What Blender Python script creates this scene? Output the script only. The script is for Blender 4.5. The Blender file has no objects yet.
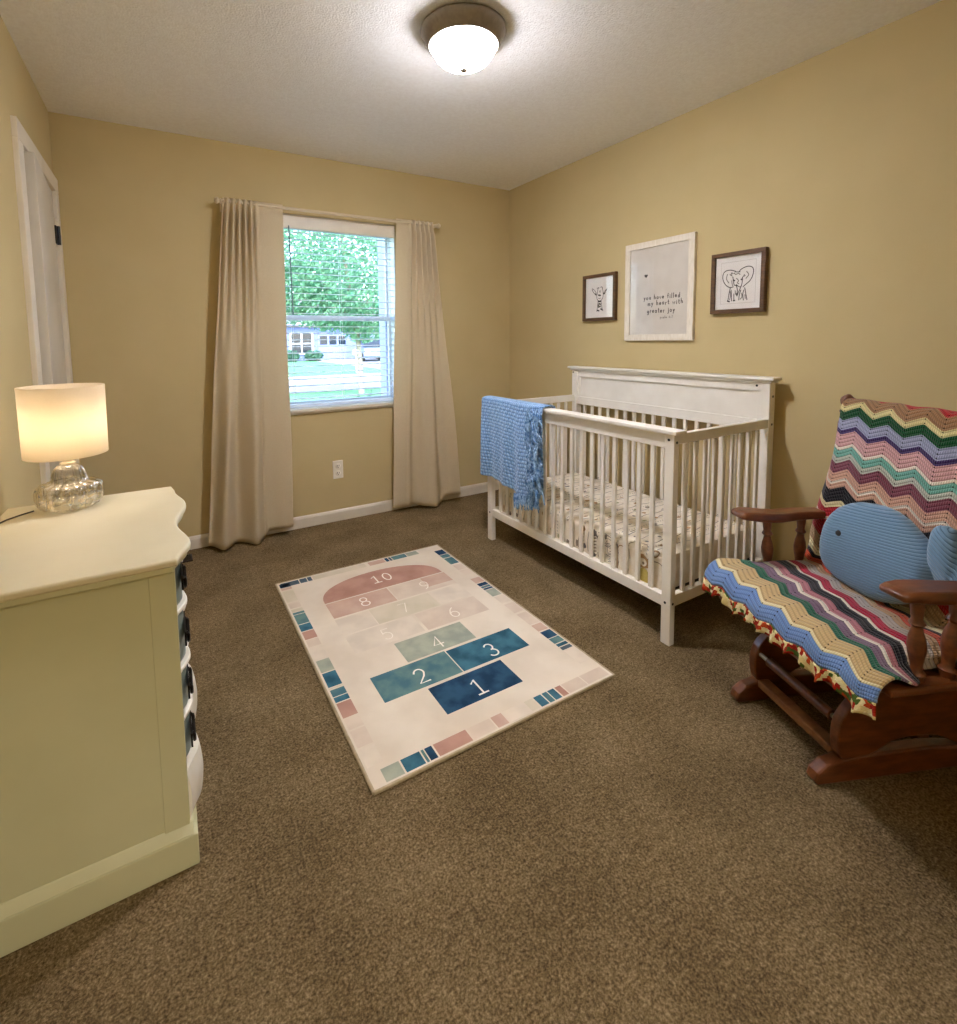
import bpy, math, random
from mathutils import Vector, Matrix
random.seed(7)
PI = math.pi
S = bpy.context.scene
COL = S.collection

# ------------------------------------------------------------------ helpers
def lin(c):
    return c / 12.92 if c <= 0.04045 else ((c + 0.055) / 1.055) ** 2.4
def hexc(h):
    h = h.lstrip('#')
    return tuple(lin(int(h[i:i + 2], 16) / 255) for i in (0, 2, 4)) + (1,)

class NT:
    """small node-tree helper"""
    def __init__(s, m):
        s.m = m; s.t = m.node_tree; s.n = s.t.nodes; s.l = s.t.links
    def new(s, typ, **kw):
        nd = s.n.new(typ)
        for k, v in kw.items():
            if k in ('inp',):
                for kk, vv in v.items(): nd.inputs[kk].default_value = vv
            else: setattr(nd, k, v)
        return nd
    def link(s, a, b): s.l.new(a, b)
    def math(s, op, a, b=None, c=None):
        nd = s.n.new('ShaderNodeMath'); nd.operation = op
        for i, v in enumerate((a, b, c)):
            if v is None: continue
            if isinstance(v, (int, float)): nd.inputs[i].default_value = v
            else: s.l.new(v, nd.inputs[i])
        return nd.outputs[0]

def base_mat(name, color, rough=0.5, metal=0.0, spec=0.5):
    m = bpy.data.materials.new(name); m.use_nodes = True
    b = m.node_tree.nodes['Principled BSDF']
    b.inputs['Base Color'].default_value = hexc(color) if isinstance(color, str) else color
    b.inputs['Roughness'].default_value = rough
    b.inputs['Metallic'].default_value = metal
    b.inputs['Specular IOR Level'].default_value = spec
    return m, b

def mat(name, color, rough=0.5, metal=0.0, spec=0.5, color2=None, nscale=20.0, bump=0.0, bscale=200.0, bdist=0.002,
        stretch=(1, 1, 1), contrast=(0.35, 0.65), detail=4.0, coat=0.0):
    m, b = base_mat(name, color, rough, metal, spec)
    T = NT(m)
    tc = T.new('ShaderNodeTexCoord')
    mp = T.new('ShaderNodeMapping'); mp.inputs['Scale'].default_value = stretch
    T.link(tc.outputs['Object'], mp.inputs['Vector'])
    n = T.new('ShaderNodeTexNoise'); n.inputs['Scale'].default_value = nscale; n.inputs['Detail'].default_value = detail
    T.link(mp.outputs[0], n.inputs['Vector'])
    r = T.new('ShaderNodeValToRGB')
    r.color_ramp.elements[0].position = contrast[0]; r.color_ramp.elements[1].position = contrast[1]
    c1 = hexc(color) if isinstance(color, str) else color
    c2 = hexc(color2) if color2 else tuple(x * 0.94 for x in c1[:3]) + (1,)
    r.color_ramp.elements[0].color = c2; r.color_ramp.elements[1].color = c1
    T.link(n.outputs['Fac'], r.inputs['Fac']); T.link(r.outputs['Color'], b.inputs['Base Color'])
    if bump:
        n2 = T.new('ShaderNodeTexNoise'); n2.inputs['Scale'].default_value = bscale; n2.inputs['Detail'].default_value = 3
        T.link(mp.outputs[0], n2.inputs['Vector'])
        bp = T.new('ShaderNodeBump'); bp.inputs['Strength'].default_value = bump; bp.inputs['Distance'].default_value = bdist
        T.link(n2.outputs['Fac'], bp.inputs['Height']); T.link(bp.outputs[0], b.inputs['Normal'])
    if coat:
        b.inputs['Coat Weight'].default_value = coat; b.inputs['Coat Roughness'].default_value = 0.08
    return m

def glass_mat(name, refl=0.06, tint=(1, 1, 1, 1)):
    m = bpy.data.materials.new(name); m.use_nodes = True
    T = NT(m); T.n.clear()
    o = T.new('ShaderNodeOutputMaterial')
    tr = T.new('ShaderNodeBsdfTransparent'); tr.inputs['Color'].default_value = tint
    gl = T.new('ShaderNodeBsdfGlossy'); gl.inputs['Roughness'].default_value = 0.02
    fr = T.new('ShaderNodeLayerWeight'); fr.inputs['Blend'].default_value = 0.5
    f = T.math('MULTIPLY_ADD', T.math('POWER', fr.outputs['Facing'], 4.0), 0.5, refl)
    mx = T.new('ShaderNodeMixShader')
    T.link(f, mx.inputs[0]); T.link(tr.outputs[0], mx.inputs[1]); T.link(gl.outputs[0], mx.inputs[2])
    T.link(mx.outputs[0], o.inputs['Surface'])
    return m

def translucent_mat(name, color, amount, color2=None, nscale=200, weave=0.0, wscale=900):
    m = mat(name, color, 0.9, spec=0.1, color2=color2, nscale=nscale, bump=weave, bscale=wscale, bdist=0.001)
    T = NT(m); b = T.n['Principled BSDF']; o = T.n['Material Output']
    tl = T.new('ShaderNodeBsdfTranslucent'); tl.inputs['Color'].default_value = hexc(color)
    mx = T.new('ShaderNodeMixShader'); mx.inputs[0].default_value = amount
    T.link(b.outputs[0], mx.inputs[1]); T.link(tl.outputs[0], mx.inputs[2]); T.link(mx.outputs[0], o.inputs['Surface'])
    return m

def emit_mat(name, color, strength):
    m, b = base_mat(name, color, 0.4)
    b.inputs['Emission Color'].default_value = hexc(color); b.inputs['Emission Strength'].default_value = strength
    return m

def bowl_mat(name, color, side, bottom):
    m = emit_mat(name, color, side); T = NT(m); b = T.n['Principled BSDF']
    g = T.new('ShaderNodeNewGeometry'); sp = T.new('ShaderNodeSeparateXYZ'); T.link(g.outputs['Normal'], sp.inputs[0])
    d = T.math('MAXIMUM', T.math('MULTIPLY', sp.outputs[2], -1.0), 0.0)
    T.link(T.math('MULTIPLY_ADD', T.math('POWER', d, 4.0), bottom - side, side), b.inputs['Emission Strength']); return m

class MB:
    """collects shapes; build() links them as ONE mesh object"""
    def __init__(s): s.v = []; s.f = []; s.mi = []; s.uv = None; s.cur = 0
    def add(s, vs, fs, m=None):
        o = len(s.v); s.v += [tuple(p) for p in vs]
        s.f += [tuple(i + o for i in f) for f in fs]; s.mi += [s.cur if m is None else m] * len(fs); return s
    def box(s, x0, x1, y0, y1, z0, z1, M=None):
        vs = [Vector((x, y, z)) for z in (z0, z1) for y in (y0, y1) for x in (x0, x1)]
        if M is not None: vs = [M @ p for p in vs]
        return s.add(vs, [(0, 2, 3, 1), (4, 5, 7, 6), (0, 1, 5, 4), (2, 6, 7, 3), (0, 4, 6, 2), (1, 3, 7, 5)])
    def bar(s, a, b, w, h, up=(0, 0, 1)):
        a = Vector(a); b = Vector(b); d = (b - a).normalized(); u = Vector(up); r = d.cross(u).normalized(); u = r.cross(d)
        vs = [p + r * i * w / 2 + u * j * h / 2 for p in (a, b) for j in (-1, 1) for i in (-1, 1)]
        return s.add(vs, [(0, 1, 3, 2), (4, 6, 7, 5), (0, 4, 5, 1), (2, 3, 7, 6), (0, 2, 6, 4), (1, 5, 7, 3)])
    def rings(s, rs, caps=True, closed=True):
        n = len(rs[0]); vs = [p for r in rs for p in r]; fs = []
        m = n if closed else n - 1
        for i in range(len(rs) - 1):
            for j in range(m):
                k = (j + 1) % n
                fs.append((i * n + j, i * n + k, (i + 1) * n + k, (i + 1) * n + j))
        if caps and closed:
            fs.append(tuple(reversed(range(n)))); fs.append(tuple((len(rs) - 1) * n + j for j in range(n)))
        return s.add(vs, fs)
    def tube(s, path, r, n=8, caps=True):
        path = [Vector(p) for p in path]; rs = []
        rad = r if isinstance(r, (list, tuple)) else [r] * len(path)
        up = None
        for i, p in enumerate(path):
            d = (path[min(i + 1, len(path) - 1)] - path[max(i - 1, 0)]).normalized()
            if up is None:
                up = Vector((0, 0, 1)) if abs(d.z) < 0.9 else Vector((1, 0, 0))
            a = d.cross(up).normalized(); up = a.cross(d).normalized()
            rs.append([p + (a * math.cos(2 * PI * k / n) + up * math.sin(2 * PI * k / n)) * rad[i] for k in range(n)])
        return s.rings(rs, caps)
    def lathe(s, prof, c=(0, 0, 0), n=24, axis=None, rib=None, caps=True):
        """prof: [(r, h)] along axis from c"""
        c = Vector(c); ax = Vector(axis or (0, 0, 1)).normalized()
        t = Vector((1, 0, 0)) if abs(ax.x) < 0.9 else Vector((0, 1, 0))
        a = ax.cross(t).normalized(); b = ax.cross(a)
        rs = []
        for r, h in prof:
            ring = []
            for k in range(n):
                th = 2 * PI * k / n
                rr = r * (1 + (rib(th, h) if rib else 0))
                ring.append(c + ax * h + (a * math.cos(th) + b * math.sin(th)) * rr)
            rs.append(ring)
        return s.rings(rs, caps)
    def prism(s, poly, ext, M=None):
        """poly: list of 3D points (planar), ext: extrusion vector"""
        n = len(poly); e = Vector(ext)
        vs = [Vector(p) for p in poly] + [Vector(p) + e for p in poly]
        fs = [tuple(reversed(range(n))), tuple(range(n, 2 * n))] + [(j, (j + 1) % n, n + (j + 1) % n, n + j) for j in range(n)]
        if M is not None: vs = [M @ p for p in vs]
        return s.add(vs, fs)
    def grid(s, nu, nv, fn, m=None):
        vs = [fn(i / (nu - 1), j / (nv - 1)) for j in range(nv) for i in range(nu)]
        fs = [(j * nu + i, j * nu + i + 1, (j + 1) * nu + i + 1, (j + 1) * nu + i) for j in range(nv - 1) for i in range(nu - 1)]
        return s.add(vs, fs, m)
    def ribbon(s, pts, w, frame, m=None):
        """stroke of width w through 2D pts; frame(u, v) -> 3D"""
        P = [Vector((p[0], p[1])) for p in pts]
        if len(P) < 2: return s
        L, Rr = [], []
        for i, p in enumerate(P):
            d = P[min(i + 1, len(P) - 1)] - P[max(i - 1, 0)]
            if d.length < 1e-9: d = Vector((1, 0))
            d.normalize(); nrm = Vector((-d.y, d.x)) * w / 2
            e = d * w * 0.3 * (-1 if i == 0 else 1 if i == len(P) - 1 else 0)
            L.append(p + nrm + e); Rr.append(p - nrm + e)
        vs = [frame(*q) for q in L] + [frame(*q) for q in Rr]; n = len(P)
        return s.add(vs, [(i, n + i, n + i + 1, i + 1) for i in range(n - 1)], m)
    def build(s, name, mats, parent=None, smooth=True, bevel=0.0, solid=0.0, sub=0, origin=None, flip=False, angle=40, segs=2):
        o = Vector((0, 0, 0))
        if origin is not None: o = Vector(origin)
        elif parent is not None: o = Vector(parent.get('_o', (0, 0, 0)))
        me = bpy.data.meshes.new(name)
        me.from_pydata([tuple(Vector(p) - o) for p in s.v], [], s.f)
        if not isinstance(mats, (list, tuple)): mats = [mats]
        for m in mats: me.materials.append(m)
        if any(s.mi): me.polygons.foreach_set('material_index', s.mi)
        if s.uv:
            ul = me.uv_layers.new(name='UVMap')
            for lp in me.loops: ul.data[lp.index].uv = s.uv[lp.vertex_index]
        if flip: me.flip_normals()
        me.polygons.foreach_set('use_smooth', [bool(smooth)] * len(me.polygons))
        if smooth and angle: me.set_sharp_from_angle(angle=math.radians(angle))
        me.update()
        ob = bpy.data.objects.new(name, me); COL.objects.link(ob)
        ob['_o'] = tuple(o)
        if parent is not None: ob.parent = parent
        else: ob.location = o
        if bevel:
            md = ob.modifiers.new('bevel', 'BEVEL'); md.width = bevel; md.segments = segs; md.limit_method = 'ANGLE'; md.angle_limit = math.radians(50)
            md.harden_normals = False
        if solid:
            md = ob.modifiers.new('solid', 'SOLIDIFY'); md.thickness = solid; md.offset = 0
        if sub:
            md = ob.modifiers.new('sub', 'SUBSURF'); md.levels = sub; md.render_levels = sub
        return ob

def tag(o, label, cat, group=None):
    o['label'] = label; o['category'] = cat
    if group: o['group'] = group
    return o
def thing(name, loc, label, cat, group=None, M=None):
    o = bpy.data.objects.new(name, None); COL.objects.link(o)
    if M is not None: o.matrix_world = M; o['_o'] = (0, 0, 0)
    else: o.location = loc; o['_o'] = tuple(loc)
    o.empty_display_size = 0.05
    return tag(o, label, cat, group)
def struct(o): o['kind'] = 'structure'; return o
def clampf(x, a=0.0, b=1.0): return max(a, min(b, x))
def sst(a, b, x):
    t = clampf((x - a) / (b - a)); return t * t * (3 - 2 * t)
def interp(tab, x):
    if x <= tab[0][0]: return tab[0][1]
    for (a, fa), (b, fb) in zip(tab, tab[1:]):
        if x <= b:
            t = (x - a) / (b - a); return fa + (fb - fa) * t
    return tab[-1][1]
def cosint(tab, x):
    if x <= tab[0][0]: return tab[0][1]
    for (a, fa), (b, fb) in zip(tab, tab[1:]):
        if x <= b:
            t = (1 - math.cos(PI * (x - a) / (b - a))) / 2; return fa + (fb - fa) * t
    return tab[-1][1]

# ------------------------------------------------------------------ room constants
XL, XR, YB, YF, H = -0.443, 2.481, 3.36, -0.85, 2.44
WX0, WX1, WZ0, WZ1 = 0.672, 1.470, 0.800, 2.060

M_wall = mat('wall_paint', '#c9b687', 0.75, spec=0.25, color2='#c5b283', nscale=3, bump=0.12, bscale=260, bdist=0.001)
M_ceil = mat('ceiling_paint', '#f8f7f5', 0.95, spec=0.1, color2='#f2f0ed', nscale=60, bump=0.5, bscale=130, bdist=0.006)
M_trim = mat('trim_paint', '#e6ddcb', 0.45, color2='#dfd6c3', nscale=8)
M_white = mat('crib_white', '#ece7dc', 0.42, color2='#e6e0d4', nscale=9)
M_black = mat('black_metal', '#0c0b0b', 0.45, color2='#151313', nscale=40)

def carpet():
    m, b = base_mat('carpet', '#6f5b42', 1.0, spec=0.05)
    T = NT(m); tc = T.new('ShaderNodeTexCoord')
    def noise(sc, det=3, rough=0.6):
        n = T.new('ShaderNodeTexNoise'); n.inputs['Scale'].default_value = sc; n.inputs['Detail'].default_value = det
        n.inputs['Roughness'].default_value = rough
        T.link(tc.outputs['Object'], n.inputs['Vector']); return n.outputs['Fac']
    fine = noise(170, 3, 0.7); mid = noise(60, 2); big = noise(3.2, 4)
    r = T.new('ShaderNodeValToRGB'); e = r.color_ramp.elements
    e[0].position = 0.33; e[0].color = hexc('#3f301f'); e[1].position = 0.68; e[1].color = hexc('#b29a78')
    x = e.new(0.5); x.color = hexc('#7a6748')
    f = T.math('MULTIPLY_ADD', mid, 0.25, T.math('MULTIPLY', fine, 0.80))
    f = T.math('ADD', f, T.math('MULTIPLY_ADD', big, 0.26, -0.16))
    T.link(f, r.inputs['Fac']); T.link(r.outputs['Color'], b.inputs['Base Color'])
    bp = T.new('ShaderNodeBump'); bp.inputs['Strength'].default_value = 1.0; bp.inputs['Distance'].default_value = 0.010
    T.link(T.math('MULTIPLY_ADD', mid, 0.5, fine), bp.inputs['Height']); T.link(bp.outputs[0], b.inputs['Normal'])
    b.inputs['Sheen Weight'].default_value = 0.25
    b.inputs['Sheen Tint'].default_value = hexc('#b09a78')
    return m
M_carpet = carpet()

# ------------------------------------------------------------------ room shell
TH = 0.14
struct(MB().box(XL - TH, XR + TH, YF - TH, YB + TH, -0.08, 0.0).build('floor', M_carpet, smooth=False))
struct(MB().box(XL - TH, XR + TH, YF - TH, YB + TH, H, H + 0.08).build('ceiling', M_ceil, smooth=False))
w = MB()
w.box(XL - TH, WX0, YB, YB + TH, 0, H); w.box(WX1, XR + TH, YB, YB + TH, 0, H)
w.box(WX0, WX1, YB, YB + TH, 0, WZ0); w.box(WX0, WX1, YB, YB + TH, WZ1, H)
struct(w.build('wall_back', M_wall, smooth=False))
struct(MB().box(XR, XR + TH, YF, YB, 0, H).build('wall_right', M_wall, smooth=False))
HX0, HX1, HZ, HY = -0.30, 0.62, 2.05, YF - TH - 1.15
w = MB(); w.box(XL - TH, HX0, YF - TH, YF, 0, H); w.box(HX1, XR + TH, YF - TH, YF, 0, H); w.box(HX0, HX1, YF - TH, YF, HZ, H)
struct(w.build('wall_front', M_wall, smooth=False))
# added doorway, hallway and lamp, unseen behind the camera, lighting the dresser's near side
HA, HB = -1.0, 1.6
struct(MB().box(HA - .1, HB + .1, HY - .1, YF - TH, -0.08, 0.0).build('floor_hall', M_carpet, smooth=False))
struct(MB().box(HA - .1, HB + .1, HY - .1, YF - TH, H, H + .08).build('ceiling_hall', M_ceil, smooth=False))
struct(MB().box(HA - .1, HB + .1, HY - .1, HY, 0, H).build('wall_hall_front', M_wall, smooth=False))
struct(MB().box(HA - .1, HA, HY, YF - TH, 0, H).build('wall_hall_left', M_wall, smooth=False))
struct(MB().box(HB, HB + .1, HY, YF - TH, 0, H).build('wall_hall_right', M_wall, smooth=False))
w = MB()
for x0, x1 in ((HX0 - .065, HX0), (HX1, HX1 + .065)): w.box(x0, x1, YF - .001, YF + .016, 0, HZ)
w.box(HX0 - .065, HX1 + .065, YF - .001, YF + .016, HZ, HZ + .065)
struct(w.build('trim_2', M_trim, smooth=False))
hl = bpy.data.lights.new('hall_fill_light', 'AREA'); hl.shape = 'DISK'; hl.size = 0.3; hl.energy = 13; hl.color = (1, .98, .92)  # unseen lamp, added to fill the room from behind
ho = bpy.data.objects.new('hall_fill_light', hl); COL.objects.link(ho); ho.location = (0.2, YF - TH - 0.55, H - 0.05)
DY0, DY1, DZ = 2.575, 3.285, 2.03
w = MB(); w.box(XL - TH, XL, YF, DY0, 0, H); w.box(XL - TH, XL, DY1, YB, 0, H); w.box(XL - TH, XL, DY0, DY1, DZ, H)
struct(w.build('wall_left', M_wall, smooth=False))

def baseboard(name, a, b, n):
    a = Vector(a); b = Vector(b); n = Vector(n)
    prof = [(0, 0), (0.013, 0), (0.013, 0.060), (0.009, 0.072), (0.004, 0.078), (0, 0.078)]
    rs = [[p + n * d + Vector((0, 0, z)) for d, z in prof] for p in (a, b)]
    return struct(MB().rings(rs).build(name, M_trim, smooth=False))
baseboard('baseboard_back', (XL, YB, 0), (XR, YB, 0), (0, -1, 0))
baseboard('baseboard_right', (XR, YF, 0), (XR, YB, 0), (-1, 0, 0))
baseboard('baseboard_left', (XL, YF, 0), (XL, DY0 - 0.075, 0), (1, 0, 0))
baseboard('baseboard_front', (0.685, YF, 0), (XR, YF, 0), (0, 1, 0))

# closet door in the left wall, slightly ajar, with its casing and black hinge
M_door = mat('door_paint', '#d8d0c0', 0.5, color2='#d2cab9', nscale=5)
q = MB(); q.box(XL - .72, XL - .66, DY0 - .3, YB + TH, 0, H); q.box(XL - .66, XL - TH, DY0 - .3, DY0 - .24, 0, H); q.box(XL - .66, XL - TH, YB + .08, YB + TH, 0, H)
struct(q.build('wall_closet', M_wall, smooth=False))
struct(MB().box(XL - .72, XL - TH, DY0 - .3, YB + TH, -.08, 0).build('floor_closet', M_carpet, smooth=False))
struct(MB().box(XL - .72, XL - TH, DY0 - .3, YB + TH, H, H + .08).build('ceiling_closet', M_ceil, smooth=False))
cs = MB()
for y0, y1 in ((DY0 - 0.075, DY0 + 0.005), (DY1 - 0.005, DY1 + 0.068)):
    cs.box(XL - 0.01, XL + 0.018, y0, y1, 0, DZ - 0.005)
cs.box(XL - 0.01, XL + 0.018, DY0 - 0.075, DY1 + 0.068, DZ - 0.005, DZ + 0.07)
cs.box(XL - 0.10, XL - 0.0, DY0 - 0.001, DY0 + 0.018, 0, DZ); cs.box(XL - 0.10, XL, DY1 - 0.018, DY1 + 0.001, 0, DZ)
cs.box(XL - 0.10, XL, DY0, DY1, DZ - 0.018, DZ + 0.001)
struct(cs.build('trim_1', M_trim, smooth=False, bevel=0.003))
hy = DY1 - 0.022
Md = Matrix.Translation((XL + 0.004, hy, 0)) @ Matrix.Rotation(math.radians(3.6), 4, 'Z')
dd = MB(); dd.box(-0.036, 0, -0.655, 0, 0.012, DZ - 0.022, Md)
dr = struct(dd.build('door_1', M_door, smooth=False, bevel=0.002))
hg = MB(); hg.tube([(XL + 0.016, hy + 0.008, 1.755), (XL + 0.016, hy + 0.008, 1.848)], 0.008, 10)
hg.box(XL + 0.004, XL + 0.012, hy - 0.032, hy + 0.008, 1.757, 1.846)
hg.build('hinge', M_black, dr, smooth=True)['label'] = 'black door hinge'

# ------------------------------------------------------------------ window with sashes, panes, sill
M_vinyl = mat('window_vinyl', '#e4e6ea', 0.4, color2='#dfe1e6', nscale=6)
M_pane = glass_mat('window_glass', 0.03)
wf = MB()
y0, y1 = YB + 0.09, YB + TH + 0.02
wf.box(WX0, WX0 + 0.014, y0, y1, WZ0, WZ1); wf.box(WX1 - 0.007, WX1, y0, y1, WZ0, WZ1)
wf.box(WX0, WX1, y0, y1, WZ1 - 0.03, WZ1); wf.box(WX0, WX1, y0, y1, WZ0, WZ0 + 0.010)
win = struct(wf.build('window_1', M_vinyl, smooth=False, bevel=0.002))
def sash(name, ya, yb, za, zb, st, bot, top):
    m = MB(); a, b = WX0 + 0.014, WX1 - 0.007
    m.box(a, a + st, ya, yb, za, zb); m.box(b - st, b, ya, yb, za, zb)
    m.box(a + st, b - st, ya, yb, za, za + bot); m.box(a + st, b - st, ya, yb, zb - top, zb)
    sh = m.build(name, M_vinyl, win, smooth=False, bevel=0.002)
    MB().box(a + st, b - st, (ya + yb) / 2 - 0.002, (ya + yb) / 2 + 0.002, za + bot, zb - top).build('pane', M_pane, sh, smooth=False)
sash('lower_sash', YB + 0.100, YB + 0.126, WZ0 + 0.010, 1.425, 0.012, 0.030, 0.036)
sash('upper_sash', YB + 0.129, YB + 0.155, 1.390, WZ1 - 0.03, 0.014, 0.036, 0.036)
sl = MB(); sl.box(WX0 - 0.03, WX1 + 0.03, YB - 0.028, YB + 0.07, WZ0 - 0.018, WZ0 + 0.002)
sl.box(WX0 - 0.02, WX1 + 0.02, YB - 0.012, YB + 0.001, WZ0 - 0.034, WZ0 - 0.018)
sl.build('window_sill', M_trim, win, smooth=False, bevel=0.003)
rv = MB()
rv.box(WX0 - 0.001, WX0 + 0.004, YB, y0, WZ0, WZ1); rv.box(WX1 - 0.004, WX1 + 0.001, YB, y0, WZ0, WZ1); rv.box(WX0, WX1, YB, y0, WZ1 - 0.004, WZ1 + 0.001)
rv.build('window_reveal', M_vinyl, win, smooth=False)
# outer brick-mould seen through the glass at the right
om = MB(); om.box(1.452, WX1 + 0.08, y1, 3.645, WZ0 - 0.05, WZ1 + 0.05); om.box(WX0 - 0.05, WX0 + 0.0, y1, y1 + 0.05, WZ0 - 0.05, WZ1 + 0.05)
om.build('outer_casing', mat('outer_sky_tint', '#b9bde4', 0.6, color2='#b2b6de', nscale=6), win, smooth=False)  # white casing, lavender tint of skylight put into its colour

# blinds
M_blind = translucent_mat('blind_white', '#f4f6f8', 0.5, nscale=10)
bl = thing('window_blind', ((WX0 + WX1) / 2, YB + 0.03, WZ0), 'white horizontal slat blind lowered over the window with slats open', 'blind')
hb = MB(); hb.box(WX0 + 0.006, WX1 - 0.006, YB + 0.006, YB + 0.055, WZ1 - 0.058, WZ1 - 0.006)
hb.box(WX0 + 0.004, WX1 - 0.004, YB - 0.008, YB + 0.002, WZ1 - 0.088, WZ1 - 0.004)
hb.build('headrail', M_trim, bl, smooth=False, bevel=0.002)
sm = MB(); z = WZ1 - 0.105; xa, xb = WX0 + 0.010, WX1 - 0.010; nsl = 0
while z > WZ0 + 0.05:
    c = math.radians(4)
    rs = []
    for x in (xa, xb):
        pr = []
        for k in range(5):
            t = k / 4 - 0.5; pr.append((x, YB + 0.030 + t * 0.046, z + 0.0025 * (1 - 4 * t * t) + t * 0.046 * math.sin(c)))
        for k in range(4, -1, -1):
            t = k / 4 - 0.5; pr.append((x, YB + 0.030 + t * 0.046, z - 0.0022 + 0.0025 * (1 - 4 * t * t) + t * 0.046 * math.sin(c)))
        rs.append(pr)
    sm.rings(rs); z -= 0.0435; nsl += 1
sm.build('slats', M_blind, bl, smooth=False)
MB().box(xa, xb, YB + 0.008, YB + 0.052, WZ0 + 0.012, WZ0 + 0.032).build('bottom_rail', M_blind, bl, smooth=False, bevel=0.003)
for x in (WX0 + 0.07, (WX0 + WX1) / 2, WX1 - 0.07):
    lc = MB()
    for yy in (YB + 0.006, YB + 0.054): lc.tube([(x, yy, WZ0 + 0.02), (x, yy, WZ1 - 0.06)], 0.0011, 5)
    lc.build('ladder_cord', M_blind, bl)
wd = MB(); wd.tube([(0.735, YB - 0.014, WZ1 - 0.075), (0.742, YB - 0.014, 1.42)], 0.004, 8)
wd.build('tilt_wand', mat('wand_grey', '#5d6a70', 0.3, color2='#55626a', nscale=9), bl)['label'] = 'dark thin tilt wand'

# curtain rod and curtains
RY, RZ = 3.272, 2.072
rod = thing('curtain_rod', (1.05, RY, RZ), 'thin cream curtain rod across the wall above the window', 'curtain rod')
M_rod = mat('rod_cream', '#d8c9aa', 0.35, color2='#d2c2a2', nscale=8)
MB().tube([(0.345, RY, RZ), (1.752, RY, RZ)], 0.0095, 12).build('rod', M_rod, rod)
for x, d in ((0.345, -1), (1.752, 1)):
    MB().lathe([(0.010, 0), (0.013, 0.004), (0.013, 0.010), (0.008, 0.013), (0.016, 0.020), (0.019, 0.028), (0.016, 0.036), (0.006, 0.042)], (x, RY, RZ), 16, (d, 0, 0)).build('finial', M_rod, rod)
for x in (0.352, 1.745):
    b = MB(); b.bar((x, RY, RZ - 0.012), (x, YB, RZ - 0.012), 0.012, 0.006); b.box(x - 0.012, x + 0.012, YB - 0.004, YB + 0.001, RZ - 0.045, RZ + 0.02)
    b.tube([(x, RY - 0.011, RZ - 0.012), (x, RY - 0.013, RZ)], 0.004, 6)
    b.build('bracket', M_rod, rod)

M_curt = translucent_mat('curtain_linen', '#e6d8ba', 0.34, color2='#dfcfae', nscale=160, weave=0.35, wscale=700)
def curtain(xt, xb, yoff, hem, label, nu=150, nv=70):
    def fn(u, v):
        zb = interp(hem, u); top = RZ + 0.018
        e = v ** 0.95
        x = interp(xt, u) * (1 - e) + interp(xb, u) * e
        y = yoff(u, v)
        z = top + (zb - top) * v
        if v < 0.035:   # rod pocket hugging the rod
            y = RY + (y - RY) * 0.55
        x += 0.004 * math.sin(9 * v + 14 * u) * sst(0.1, 0.5, v)
        return (x, min(y, YB - 0.018), z)
    m = MB(); m.grid(nu, nv, fn)
    c = m.build('curtain', M_curt, smooth=True, solid=0.003, angle=0, origin=(interp(xb, 0.5), RY, 0.02))
    return tag(c, label, 'curtain', 'curtains at the window')
def yL(u, v):
    g = 1 - sst(0.66, 0.74, u)
    t = 0.024 * math.sin(2 * PI * u * 8.0) * (1 - sst(0.0, 0.55, v))
    b = sst(0.05, 0.8, v) * (0.046 * math.cos(2 * PI * (u - 0.54) / 0.36) + 0.008 * math.sin(2 * PI * u * 5.0 + 1 + v))
    flat = 0.008 * math.sin(2 * PI * (u - 0.7) * 3.2) * v
    return RY - 0.012 + g * (t - b) - g * 0.030 * v + (1 - g) * (0.008 + flat)
curtain([(0, 0.350), (0.68, 0.522), (1, 0.686)], [(0, 0.172), (0.68, 0.500), (0.76, 0.525), (1, 0.676)], yL,
        [(0, 0.030), (0.35, 0.016), (0.66, 0.014), (0.74, 0.05), (1, 0.052)], 'long beige curtain hanging left of the window, nearer the white dresser')
def yR(u, v):
    g = sst(0.20, 0.30, u)
    t = 0.022 * math.sin(2 * PI * u * 7.0 + 1.0) * (1 - sst(0.0, 0.6, v))
    b = sst(0.05, 0.8, v) * (0.040 * math.cos(2 * PI * (u - 0.56) / 0.46) + 0.009 * math.sin(2 * PI * u * 5.0 + v))
    return RY - 0.012 + g * (t - b) - g * 0.014 * v + (1 - g) * 0.010
curtain([(0, 1.446), (0.24, 1.552), (1, 1.735)], [(0, 1.372), (0.24, 1.50), (0.72, 1.765), (1, 1.905)], yR,
        [(0, 0.045), (0.3, 0.035), (0.6, 0.016), (0.74, 0.016), (0.80, 0.06), (1, 0.075)], 'long beige curtain hanging right of the window, nearer the white crib')

# wall outlet
ol = thing('wall_outlet', (1.006, YB, 0.36), 'white electrical outlet plate on the wall below the window', 'outlet')
M_plate = mat('plate_white', '#ece4d4', 0.35, color2='#e6ddcc', nscale=12)
MB().box(0.970, 1.042, YB - 0.006, YB + 0.001, 0.298, 0.424).build('plate', M_plate, ol, smooth=False, bevel=0.003)
for zc in (0.336, 0.386):
    r = MB(); r.lathe([(0.018, 0), (0.018, 0.004), (0.016, 0.005)], (1.006, YB - 0.004, zc), 20, (0, -1, 0))
    rc = r.build('receptacle', M_plate, ol)
    q = MB(); q.box(0.998, 1.001, YB - 0.0098, YB - 0.008, zc - 0.002, zc + 0.010); q.box(1.011, 1.014, YB - 0.0098, YB - 0.008, zc - 0.002, zc + 0.010)
    q.lathe([(0.003, 0), (0.003, 0.0018)], (1.006, YB - 0.008, zc - 0.009), 8, (0, -1, 0))
    q.build('socket_holes', M_black, rc, smooth=False)

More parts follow.
